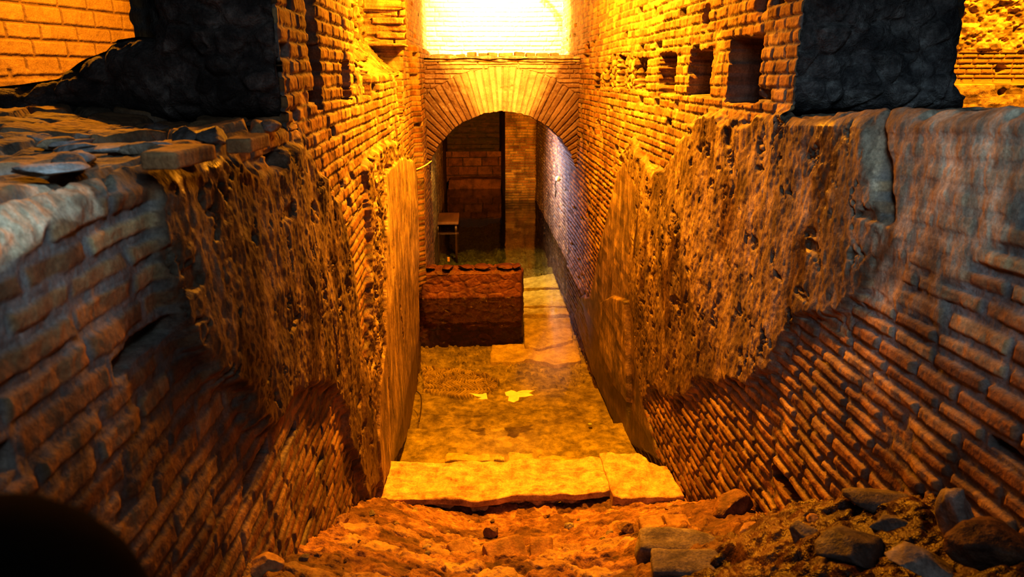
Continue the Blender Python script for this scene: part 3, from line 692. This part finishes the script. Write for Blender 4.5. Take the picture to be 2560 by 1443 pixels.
SL = [([(1312, 862), (1345, 870), (1432, 850)], [(1308, 795), (1425, 793)], 'pale submerged slab nearest the camera beside the cross wall end'),
      ([(1308, 787), (1424, 785)], [(1308, 771), (1416, 769)], 'narrow pale submerged slab second from the camera'),
      ([(1307, 766), (1415, 765)], [(1307, 728), (1398, 724)], 'mid submerged slab beside the waterline of the cross wall'),
      ([(1307, 722), (1397, 719)], [(1308, 698), (1384, 684)], 'farthest greenish submerged slab next to the dark crevice')]
for i, (a, b, lab) in enumerate(SL):
    pslab('paving_slab', zq(a, ZS), zq(b, ZS), ZS + .004 * i, .05, M_SUBSLAB, lab, 'paving slab', 30 + i, amp=.008, group='submerged paving slabs')
pslab('paving_slab', zq([(1225, 902), (1300, 905), (1320, 897), (1370, 907), (1390, 912), (1452, 900)], ZF + .05), zq([(1230, 862), (1310, 858), (1440, 850)], ZF + .05), ZF + .05, .04, M_SUBSLAB, 'broken low submerged slab with a ragged near edge, in front of the pale slabs', 'paving slab', 41, group='submerged paving slabs')
# broken blocks along the submerged rim just behind the bright slabs
ZR = -2.80
for i, (x0, x1, y0, y1) in enumerate(((1112, 1225, 1153, 1133), (1235, 1262, 1150, 1140), (1268, 1335, 1152, 1128), (1345, 1430, 1150, 1136))):
    pslab('rim_block', zq([(x0, y0), (x1, y0)], ZR), zq([(x0 + 3, y1), (x1 - 2, y1 + 2)], ZR), ZR, .07, M_SUBSLAB, ('long pale rim block under the water behind the bright slab', 'tiny rim block between two longer ones under the water', 'raised broken rim block near the middle under the water', 'low rim block near the square slab under the water')[i], 'stone', 50 + i, cuts=14)

# ------------------------------------------------------------------ bright slabs on the bank
ZB = -2.60
pslab('threshold_slab', zq([(918, 1242), (985, 1252), (1080, 1246), (1190, 1253), (1290, 1240), (1400, 1236), (1500, 1232), (1528, 1225)], ZB), zq([(968, 1152), (1060, 1158), (1200, 1153), (1330, 1149), (1440, 1146), (1512, 1146)], ZB), ZB, .055, M_SLAB,
      'long cracked pale slab lit bright orange at the water edge', 'stone slab', 61, r=.02, amp=.012, cuts=60, under=.10)
pslab('threshold_slab', zq([(1532, 1246), (1560, 1255), (1640, 1252), (1712, 1248)], ZB), zq([(1497, 1140), (1560, 1137), (1600, 1137), (1622, 1160), (1668, 1172)], ZB), ZB + .02, .055, M_SLAB,
      'shorter squarish pale slab with a notched corner at the right end', 'stone slab', 65, r=.02, amp=.008, cuts=44)

# ------------------------------------------------------------------ cross wall standing in the water
def cross_wall():
    Y0, Y1 = 8.10, 8.42; X0, X1 = XL - .10, onY(1306, 745, Y0)[0]; zb = -3.45
    zt = onY(1180, 676, Y0)[2]
    prof = [(Y0, zb), (Y0, zt - .05), (Y0 + .05, zt + .0), (Y1 - .04, zt + .015), (Y1, zt - .05), (Y1, zb)]
    pr = []
    for a, b in zip(prof[:-1], prof[1:]):
        n = max(2, int(np.hypot(b[0] - a[0], b[1] - a[1]) / .008)); pr += [(a[0] + (b[0] - a[0]) * i / n, a[1] + (b[1] - a[1]) * i / n) for i in range(n)]
    pr.append(prof[-1]); pr = np.array(pr); tn = np.gradient(pr, axis=0); nn = np.stack([-tn[:, 1], tn[:, 0]], -1); nn /= np.linalg.norm(nn, axis=1)[:, None] + 1e-9
    # normals should point outward (-Y on the near face)
    L_ = np.concatenate([[0], np.cumsum(np.hypot(*np.diff(pr, axis=0).T))])
    xs = np.arange(X0, X1 + .001, .008); Lg, Xg = np.meshgrid(L_, xs, indexing='ij')
    f1, f2, iv = worley(Xg * 6, Lg * 9, 15); st = ss(.02, .22, f2 - f1)
    h = .008 * st * (.3 + iv) + .024 * fbm(Xg * 4, Lg * 4, 4, 3) + .010 * fbm(Xg * 25, Lg * 25, 3, 4) - .02
    e = np.clip((X1 - Xg) / .05, 0, 1); rr = (1 - np.sqrt(np.maximum(0, 1 - (1 - e) ** 2)))
    Yp = pr[:, 0][:, None] + nn[:, 0][:, None] * h; Zp = pr[:, 1][:, None] + nn[:, 1][:, None] * h - rr * .06 * (pr[:, 1][:, None] > -2.9)
    Yc = (Y0 + Y1) / 2
    Yp = Yc + (Yp - Yc) * (1 - .25 * rr)
    P = np.stack([Xg, Yp, Zp], -1); S = S4(.75 + .25 * st, .3 + .4 * iv, .45 + .3 * fbm(Xg * 4, Lg * 4, 3, 9), .97 * ss(ZW + .02, ZW - .01, P[..., 2]))  # colour turns dark below the waterline, standing in for the dark reflection
    bl = [(P, S, None, False)]
    # end cap
    j = P.shape[1] - 1; edge = P[:, j]; m = 9; n = len(edge); half = n // 2
    lo = edge[:half]; hi = edge[::-1][:half]; t = np.linspace(0, 1, m)[None, :, None]
    E = lo[:, None] * (1 - t) + hi[:, None] * t; E[..., 0] += .025 * np.sin(t[..., 0] * math.pi) + .012 * fbm(E[..., 1] * 14, E[..., 2] * 14, 3, 5) * np.sin(t[..., 0] * math.pi)
    z = 0 * E[..., 0]; bl.append((E, S4(z + .8, z + .5, z + .2, z + .15), None, False))
    return bl
tag(sheet('cross_wall', cross_wall(), M_PART), 'low dark red rubble wall crossing the left half of the flooded channel', 'low wall')
for i, (px, w) in enumerate(((1075, .10), (1120, .13), (1165, .15), (1208, .16), (1262, .20), (1292, .10))):
    p = onY(px, 660, 8.2)
    tag(rock('cap_stone', (w * .70, .11, .028), M_PART, 70 + i, (p[0], 8.2, onY(1180, 672, 8.1)[2] + .002), surf=(.9, .5, .2, .1)), 'rounded dark red stone on top of the low cross wall', 'stone', 'cap stones of the low cross wall')
p = onY(1121, 652, 8.28)
tag(rough_box('brick_shard', (.016, .012, .03), M_WALL, None, r=.004, amp=.003, cuts=4, loc=(p[0], 8.30, p[2] + .01), surf=(1, .9, 0, 0)), 'tiny upright orange shard at the back of the low cross wall', 'brick')

# ------------------------------------------------------------------ water
me = bpy.data.meshes.new('water'); bm = bmesh.new()
vs = [bm.verts.new(v) for v in ((XL - .4, 3.95, ZW), (XR + .3, 3.95, ZW), (XR + .3, 18.0, ZW), (XL - .4, 18.0, ZW))]; bm.faces.new(vs); bm.to_mesh(me); bm.free()
tag(link('water', me, M_WATER), 'still clear greenish water flooding the corridor floor', 'water', kind='structure')

# ------------------------------------------------------------------ plank table at the far left
pb = onZ(1090, 557, -2.56); pt = empty('wooden_plank_table', (pb[0] + .25, pb[1] + .45, -2.67)); tag(pt, 'small brown plank table standing in the water at the far left', 'table')
A = onZ(1086, 557, -2.56); B = onZ(1146, 557, -2.56); C = onZ(1153, 531, -2.56)
W = (B[0] - A[0]); D = C[1] - B[1]
rough_box('tabletop', (W / 2, D / 2, .022), M_WOOD, pt, r=.006, amp=.002, cuts=6, loc=(A[0] + W / 2 - pt.location.x, A[1] + D / 2 - pt.location.y, .09))
for sx in (-1, 1):
    for sy in (-1, 1):
        rough_box('leg', (.02, .02, .36), M_WOOD, pt, r=.004, amp=.001, cuts=3, loc=(A[0] + W / 2 + sx * (W / 2 - .05) - pt.location.x, A[1] + D / 2 + sy * (D / 2 - .06) - pt.location.y, -.29))

# ------------------------------------------------------------------ leaves, wire, disc, wall fitting
def leaf(pix, label, Z, stem=None):
    P = np.array([onZ(a, b, Z)[:2] for a, b in pix]); c = P.mean(0)
    bm = bmesh.new(); vs = [bm.verts.new((p[0] - c[0], p[1] - c[1], .006 * math.sin(i * 1.7))) for i, p in enumerate(P)]
    f = bm.faces.new(vs); bmesh.ops.triangulate(bm, faces=[f]); bmesh.ops.subdivide_edges(bm, edges=bm.edges[:], cuts=2)
    for v in bm.verts: v.co.z += .006 * mn.noise(v.co * 18)
    g = bmesh.ops.extrude_face_region(bm, geom=bm.faces[:]); 
    for e in g['geom']:
        if isinstance(e, bmesh.types.BMVert): e.co.z += .0025
    bmesh.ops.recalc_face_normals(bm, faces=bm.faces)
    me = bpy.data.meshes.new('dry_leaf'); bm.to_mesh(me); bm.free()
    o = link('dry_leaf', me, M_LEAF); o.location = (c[0], c[1], Z); return tag(o, label, 'leaf')
leaf([(1262, 982), (1278, 977), (1292, 981), (1305, 975), (1338, 977), (1322, 985), (1334, 988), (1312, 992), (1298, 995), (1296, 1003), (1285, 1006), (1270, 1002), (1272, 994), (1265, 990)], 'larger pale lobed leaf floating near the middle of the channel', ZW + .004)
leaf([(1172, 983), (1190, 987), (1206, 986), (1216, 981), (1219, 1000), (1206, 1001), (1194, 997), (1204, 993), (1186, 991)], 'smaller pale leaf floating left of the larger leaf', ZW + .004)
def tube(name, pts, rad, mat, label=None, cat=None, parent=None):
    P = [Vector(p) for p in pts]; Q = []
    for i in range(len(P) - 1):
        p0, p1, p2, p3 = P[max(0, i - 1)], P[i], P[i + 1], P[min(len(P) - 1, i + 2)]
        for k in range(8):
            t = k / 8; Q.append(.5 * ((2 * p1) + (p2 - p0) * t + (2 * p0 - 5 * p1 + 4 * p2 - p3) * t * t + (3 * p1 - p0 - 3 * p2 + p3) * t ** 3))
    Q.append(P[-1]); bm = bmesh.new(); rings = []
    for i, q in enumerate(Q):
        d = (Q[min(i + 1, len(Q) - 1)] - Q[max(i - 1, 0)]).normalized(); u = d.orthogonal().normalized() if abs(d.z) < .9 else d.cross(Vector((1, 0, 0))).normalized()
        u = (Vector((0, 0, 1)).cross(d) if abs(d.z) < .9 else Vector((1, 0, 0)).cross(d)).normalized(); v = d.cross(u)
        rings.append([bm.verts.new(q + rad * (u * math.cos(a) + v * math.sin(a))) for a in np.linspace(0, 2 * math.pi, 8, endpoint=False)])
    for a, b in zip(rings[:-1], rings[1:]):
        for j in range(8): bm.faces.new((a[j], a[(j + 1) % 8], b[(j + 1) % 8], b[j]))
    bm.faces.new(rings[0]); bm.faces.new(rings[-1][::-1]); bmesh.ops.recalc_face_normals(bm, faces=bm.faces)
    me = bpy.data.meshes.new(name); bm.to_mesh(me); bm.free(); o = link(name, me, mat, parent)
    if label: tag(o, label, cat)
    return o
tube('bent_wire', [tuple(onZ(a, b, -3.0)) for a, b in ((1041, 978), (1052, 990), (1053, 1020), (1048, 1054))], .006, M_WIRE, 'thin dark bent wire lying under water by the left wall', 'wire')
p = onZ(1475, 1060, -2.98)
tag(rough_box('small_disc', (.016, .016, .003), M_COIN, None, r=.0028, amp=.0, cuts=4, loc=(p[0], p[1], p[2]), surf=(0, 0, 1, 0)), 'tiny blue grey disc lying on the submerged step', 'coin')
k = onX(1397, 447, XR); fx = empty('wall_fitting', (XR - .01, k[1], k[2])); tag(fx, 'small pale round fitting with a hanging cable on the wall beyond the arch', 'fitting')
me = bpy.data.meshes.new('fitting_head'); bm = bmesh.new(); bmesh.ops.create_uvsphere(bm, u_segments=20, v_segments=12, radius=.045); bm.to_mesh(me); bm.free(); me.polygons.foreach_set('use_smooth', [True] * len(me.polygons)); link('fitting_head', me, M_KNOB, fx)
tube('cable', [(-.03, 0, -.03), (-.04, .06, -.12), (-.03, .02, -.2), (-.03, .08, -.3)], .008, M_WIRE, parent=fx)
a = onX(1050, 424, XL + .09); tube('loose_cable', [(XL + .05, a[1], a[2]), (XL + .14, a[1] + .1, a[2] + .03), (XL + .2, a[1] + .25, a[2] + .06)], .007, M_KNOB, 'short pale cable sticking out of the wall at the left foot of the arch', 'cable')

# ------------------------------------------------------------------ loose stones and bricks on the slope
def on_soil(px, py):
    d = ray(px, py); t0, t1 = .3 / d[1], 4.2 / d[1]
    for i in range(800):
        t = t0 + (t1 - t0) * i / 800; q = d * t
        if q[2] < float(soil_z(q[0], q[1])): return q
    return d * t1
def put(kind, px, py, size, rz, label, cat, mat, seed, surf, group=None, tilt=(0, 0), sink=.3):
    q = on_soil(px, py); loc = (q[0], q[1], q[2] + size[2] * (1 - sink))
    if kind == 'rock': o = rock('loose_stone' if cat == 'stone' else 'broken_brick', size, mat, seed, loc, (tilt[0], tilt[1], rz), surf)
    else: o = rough_box('broken_brick' if cat == 'brick' else 'stone_block', size, mat, None, r=min(size) * .35, amp=min(size) * .22, fs=9, cuts=9, seed=seed, loc=loc, rot=(tilt[0], tilt[1], rz), surf=surf, amp2=min(size) * .25)
    return tag(o, label, cat, group)
BS = (1, .45, 0, 0); CS = (0, .5, 1, 0)
put('box', 1628, 1325, (.055, .05, .03), .05, 'left one of the two square orange bricks set side by side below the square slab', 'brick', M_WALL, 1, (1, .8, 0, 0))
put('box', 1692, 1322, (.055, .05, .03), -.03, 'right one of the two square orange bricks set side by side below the square slab', 'brick', M_WALL, 2, (1, .7, 0, 0))
put('box', 1690, 1395, (.14, .055, .05), -.12, 'long grey brown stone block with a pale bluish left end', 'stone', M_STONE, 3, CS, tilt=(.25, .05))
put('box', 1730, 1436, (.13, .05, .035), -.1, 'long brown stone block lowest in the frame under the bluish ended block', 'stone', M_STONE, 4, CS, tilt=(.2, 0))
put('rock', 2010, 1372, (.045, .05, .055), .4, 'blue grey pointed stone at the left foot of the dark mound', 'stone', M_STONE, 5, CS)
put('rock', 1880, 1335, (.05, .035, .025), .2, 'flat orange lit stone in the gap left of the dark mound', 'stone', M_SLAB, 6, CS)
put('rock', 2030, 1318, (.035, .03, .025), .9, 'small bright orange stone leaning on the foot of the right brick wall', 'stone', M_SLAB, 7, CS)
put('rock', 1958, 1342, (.018, .02, .022), .3, 'little upright pale stone beside the flat orange lit stone', 'stone', M_SLAB, 8, CS)
put('rock', 1830, 1285, (.13, .09, .07), .2, 'broad dark earth covered boulder against the right wall behind the orange stones', 'stone', M_DIRT, 9, (0, .5, 1, .35))
put('rock', 2200, 1268, (.13, .07, .035), -.1, 'broad flat slab of stone crowning the dark mound', 'stone', M_STONE, 10, (0, .4, 1, .35), tilt=(0, .1))
put('rock', 2230, 1330, (.085, .05, .03), .1, 'grey flat stone jutting from the middle of the dark mound', 'stone', M_STONE, 11, (0, .4, 1, .1), tilt=(0, .15))
put('rock', 2375, 1360, (.05, .06, .09), .4, 'tall pointed blue grey stone on the right side of the dark mound', 'stone', M_STONE, 12, (0, .9, 1, 0), tilt=(.1, -.15), sink=.2)
put('rock', 2300, 1430, (.09, .05, .03), -.35, 'pale edged slanting stone at the bottom of the dark mound', 'stone', M_STONE, 13, (0, .9, 1, 0), tilt=(0, .3))
put('rock', 2130, 1405, (.10, .08, .05), .2, 'dark brown lump low on the left flank of the dark mound', 'stone', M_STONE, 14, (0, .3, 1, .5))
put('rock', 2480, 1400, (.11, .09, .05), .2, 'dark brown lump at the lower right corner', 'stone', M_DIRT, 15, (0, .3, 1, .35))
put('rock', 1228, 1345, (.045, .035, .05), .2, 'upright rounded orange stone in the middle of the rubble', 'stone', M_DIRT, 16, (.4, .8, .6, 0))
put('box', 1150, 1385, (.055, .045, .03), .5, 'tilted orange brick lump left of the upright rounded stone', 'brick', M_WALL, 17, (1, .75, 0, 0), tilt=(.3, .1))
put('box', 1265, 1400, (.09, .08, .03), .35, 'large flat orange tile fragment in the middle of the rubble', 'brick', M_WALL, 18, (1, .65, 0, 0), tilt=(.35, 0))
put('box', 1355, 1392, (.055, .07, .03), -.05, 'upright set orange brick right of the large flat tile fragment', 'brick', M_WALL, 19, (1, .6, 0, 0), tilt=(.35, 0))
put('rock', 1425, 1325, (.035, .03, .035), .5, 'small pointed greenish stone above the ringed rubble', 'stone', M_STONE, 20, (0, .8, 1, 0))
put('box', 1430, 1385, (.045, .03, .02), .05, 'small orange brick over a dark gap right of centre', 'brick', M_WALL, 21, (1, .8, 0, 0), tilt=(.2, 0))
put('rock', 1505, 1355, (.022, .02, .018), .5, 'small dark grey stone right of centre on the slope', 'stone', M_STONE, 22, (0, .2, 1, .8))
put('rock', 1565, 1330, (.05, .05, .03), .2, 'brown lump just left of the two square bricks', 'stone', M_DIRT, 23, (.3, .4, .7, .2))
put('box', 1180, 1432, (.05, .03, .02), .8, 'slanting orange sliver of brick at the lower edge left of centre', 'brick', M_WALL, 24, (1, .9, 0, 0), tilt=(.2, .3))
put('rock', 660, 1432, (.06, .05, .04), .2, 'bright orange stone at the lower edge by the left wall', 'stone', M_SLAB, 25, CS)
put('rock', 1405, 1440, (.07, .05, .03), .1, 'flat orange stone cut by the lower edge right of centre', 'stone', M_DIRT, 26, (.5, .8, .5, 0))
put('rock', 850, 1310, (.05, .04, .03), .1, 'orange lump at the foot of the left wall beside the long slab', 'stone', M_DIRT, 27, (.2, .8, .8, 0))
rr = random.Random(3)
for i in range(70):
    px = rr.uniform(760, 1900); py = rr.uniform(1272, 1440)
    if px < 1000 and py > 1272 + (px - 560) * .5: pass
    q = on_soil(px, py)
    if q[0] < XL + .08 or q[0] > XR - .08: continue
    s = rr.uniform(.008, .022)
    tag(rock('rubble_pebble', (s * rr.uniform(.8, 1.6), s, s * rr.uniform(.5, .9)), rr.choice([M_DIRT, M_STONE, M_DIRT]), 200 + i, (q[0], q[1], q[2] + s * .5), (0, 0, rr.uniform(0, 3)), (rr.choice([0, .6]), rr.random(), .7, 0), sub=3),
        'small pebble of crushed rubble strewn on the earth slope', 'stone', 'pebbles on the earth slope')
# loose stones and flat bricks on the left ledge
LG = [((1080, .03), (150, 352), (.12, .05, .018), 'wide flat brick lying at the far left of the left ledge')]
def put_ledge(kind, x, y, size, rz, label, cat, mat, seed, surf, z=ZT, tilt=(0, 0)):
    loc = (x, y, z + size[2] * .25)
    if kind == 'rock': o = rock('ledge_stone', size, mat, seed, loc, (tilt[0], tilt[1], rz), surf)
    else: o = rough_box('ledge_brick', size, mat, None, r=min(size) * .4, amp=min(size) * .25, fs=8, cuts=9, seed=seed, loc=loc, rot=(tilt[0], tilt[1], rz), surf=surf)
    return tag(o, label, cat)
def lg(px, py): q = onZ(px, py, ZT + .02); return q[0], q[1]
for i, (kind, px, py, size, rz, lab, cat, mat, surf) in enumerate((
    ('box', 450, 372, (.035, .09, .018), -.1, 'orange edged flat brick at the lip of the left ledge', 'brick', M_WALL, (1, .5, 0, 0)),
    ('rock', 260, 352, (.09, .05, .012), .15, 'long grey flat tile lying in the middle of the left ledge', 'brick', M_STONE, (0, .7, 1, 0)),
    ('rock', 465, 333, (.035, .05, .03), .3, 'dark rounded stone left of a pair on the left ledge', 'stone', M_STONE, (0, .3, 1, .3)),
    ('rock', 520, 330, (.05, .06, .032), .1, 'dark rounded stone right of a pair on the left ledge', 'stone', M_STONE, (0, .3, 1, .3)),
    ('rock', 380, 350, (.055, .04, .016), .3, 'pale bluish flat stone on the left ledge', 'stone', M_STONE, (0, 1, 1, 0)),
    ('box', 620, 342, (.03, .08, .018), 0, 'orange lit brick at the lip near the base of the sloping wall end', 'brick', M_WALL, (1, .7, 0, 0)),
    ('rock', 670, 305, (.04, .06, .022), .1, 'grey stone at the right foot of the sloping wall end', 'stone', M_STONE, (0, .6, 1, 0)),
    ('rock', 120, 400, (.06, .06, .014), .3, 'broad grey tile near the left border of the left ledge', 'brick', M_STONE, (0, .8, 1, 0)))):
    x, y = lg(px, py); put_ledge(kind, x, y, size, rz, lab, cat, mat, 300 + i, surf)

rq = random.Random(9)
for i in range(26):
    y = rq.uniform(1.15, 2.5); x = XL - rq.uniform(.06, .75)
    sx, sy = rq.uniform(.025, .07), rq.uniform(.03, .09)
    tag(rock('ledge_fragment', (sx, sy, rq.uniform(.010, .02)), rq.choice([M_STONE, M_WALL, M_STONE]), 400 + i, (x, y, ZT + .004), (rq.uniform(-.15, .15), rq.uniform(-.15, .15), rq.uniform(-.5, .5)), (rq.choice([0, .9]), rq.random(), .6, 0), sub=3),
        'flat weathered fragment bedded in the top of the left ledge', 'stone', 'flat fragments on the left ledge')
# ------------------------------------------------------------------ dark rounded post close to the lens
d = ray(-30, 1650); d = d / np.linalg.norm(d) * .42
bm = bmesh.new(); prof = [(0, .075), (.012, .074), (.024, .070), (.038, .061), (.051, .047), (.062, .028), (.070, 0), (.066, -.05), (.055, -.09), (.055, -.6)]
rings = []
for rr_, zz in prof[1:]: rings.append([bm.verts.new((rr_ * math.cos(a), rr_ * math.sin(a), zz)) for a in np.linspace(0, 2 * math.pi, 32, endpoint=False)])
top = bm.verts.new((0, 0, prof[0][1]))
for j in range(32): bm.faces.new((top, rings[0][j], rings[0][(j + 1) % 32]))
for a, b in zip(rings[:-1], rings[1:]):
    for j in range(32): bm.faces.new((a[j], b[j], b[(j + 1) % 32], a[(j + 1) % 32]))
bmesh.ops.recalc_face_normals(bm, faces=bm.faces)
me = bpy.data.meshes.new('rounded_post'); bm.to_mesh(me); bm.free(); me.polygons.foreach_set('use_smooth', [True] * len(me.polygons))
o = link('rounded_post', me, M_POST); o.location = d; tag(o, 'dark blurred rounded post top at the lower left corner', 'post')

# ------------------------------------------------------------------ lights
def area(name, loc, target, size, power, col, spread=180):
    l = bpy.data.lights.new(name, 'AREA'); l.shape = 'DISK'; l.size = size; l.energy = power; l.color = col; l.spread = math.radians(spread)
    o = bpy.data.objects.new(name, l); COL.objects.link(o); o.location = loc
    o.rotation_euler = (Vector(target) - Vector(loc)).to_track_quat('-Z', 'Y').to_euler(); return o
def spot(name, loc, target, power, col, ang, blend=.5, rad=.08):
    l = bpy.data.lights.new(name, 'SPOT'); l.energy = power; l.color = col; l.spot_size = math.radians(ang); l.spot_blend = blend; l.shadow_soft_size = rad
    o = bpy.data.objects.new(name, l); COL.objects.link(o); o.location = loc
    o.rotation_euler = (Vector(target) - Vector(loc)).to_track_quat('-Z', 'Y').to_euler(); return o

def point(name, loc, power, col, rad):
    l = bpy.data.lights.new(name, 'POINT'); l.energy = power; l.color = col; l.shadow_soft_size = rad
    o = bpy.data.objects.new(name, l); COL.objects.link(o); o.location = loc; return o
WARM = (1, .345, .010); HOT = (1, .56, .13); COOL = (.42, .68, 1)
spot('corridor_lamp', (.33, 5.0, 1.9), (.33, 5.1, -3), 2500, WARM, 118, .75, .10)
point('upper_fill', (.33, 6.6, 1.2), 760, WARM, .09)  # added fill, lifts the upper walls and the brick stub
area('cool_fill', (.3, -.6, 1.0), (.3, 3, .1), .8, 8, (.62, .78, 1), 120)  # added cool fill by the camera, brightens the dark wall ends
spot('slab_lamp', (.35, 4.9, 3.0), (.30, 4.30, -2.6), 950, WARM, 30, 1.0, .10)
spot('arch_lamp', (.36, 6.9, 1.7), (.36, 8.9, .0), 900, HOT, 54, 1.0, .1)
spot('wall_lamp', (.30, 9.5, 1.75), (.45, 10.7, .65), 6500, (1, .62, .20), 105, 1.0, .1)
area('room_lamp', (-.35, 11.2, -.95), (1.33, 11.0, -1.6), .3, 65, (.78, .70, 1), 115)
spot('end_fill', (.6, 9.6, -.55), (.8, 14.6, -1.6), 1300, WARM, 62, .8, .1)  # added fill, brightens the far end wall
spot('pool_fill', (.3, 10.2, -.6), (.3, 11.4, -3.3), 420, (1, .62, .12), 120, .8, .1)  # added fill for the flooded floor of the far room
area('side_lamp_left', (-1.6, 4.2, 1.5), (-2.6, 5.2, .2), .3, 95, (1, .36, .01))
area('side_lamp_right', (6.2, 6.8, 2.2), (6.2, 8.2, .2), .3, 280, (1, .38, .01))
spot('ledge_fill_left', (-2.3, 4.4, 1.0), (-1.05, 1.75, -.17), 420, WARM, 30, .8, .05)  # extra spot, added to put orange light on the left ledge
spot('ledge_fill_right', (2.95, 5.0, 1.2), (1.75, 1.8, -.1), 200, WARM, 26, .8, .05)  # extra spot, added for an orange edge along the right ledge
spot('cool_fill_left', (.2, .1, .8), (-1.05, 1.15, -.10), 150, COOL, 36, 1.0, .2)  # added cool fill, puts a bluish glow on the left ledge
spot('cool_fill_right', (.0, -.3, .9), (1.5, 2.25, -.36), 250, COOL, 35, 1.0, .25)  # added cool fill, gives the near right wall its bluish glow
w = bpy.data.worlds.new('World'); sc.world = w; w.use_nodes = True
w.node_tree.nodes['Background'].inputs[0].default_value = (.25, .35, .6, 1); w.node_tree.nodes['Background'].inputs[1].default_value = .012

# ------------------------------------------------------------------ camera
cd = bpy.data.cameras.new('camera'); cd.sensor_width = 36; cd.lens = 36 * F / 2560; cd.clip_start = .02
cam = bpy.data.objects.new('camera', cd); COL.objects.link(cam)
cam.rotation_euler = (math.pi / 2 - PHI, 0, -PSI)
cd.dof.use_dof = True; cd.dof.focus_distance = 6.5; cd.dof.aperture_fstop = 24 * .001 / .0042 if False else 5.6
sc.camera = cam
sc.view_settings.view_transform = 'Standard'; sc.view_settings.exposure = 0
for lk in ('Medium High Contrast', 'Standard - Medium High Contrast'):
    try: sc.view_settings.look = lk; break
    except Exception: pass
sc.cycles.max_bounces = 5; sc.cycles.diffuse_bounces = 3; sc.cycles.glossy_bounces = 2; sc.cycles.transparent_max_bounces = 6; sc.cycles.transmission_bounces = 2
sc.cycles.use_adaptive_sampling = True; sc.cycles.adaptive_threshold = .045; sc.cycles.use_denoising = True; sc.cycles.sample_clamp_indirect = 4
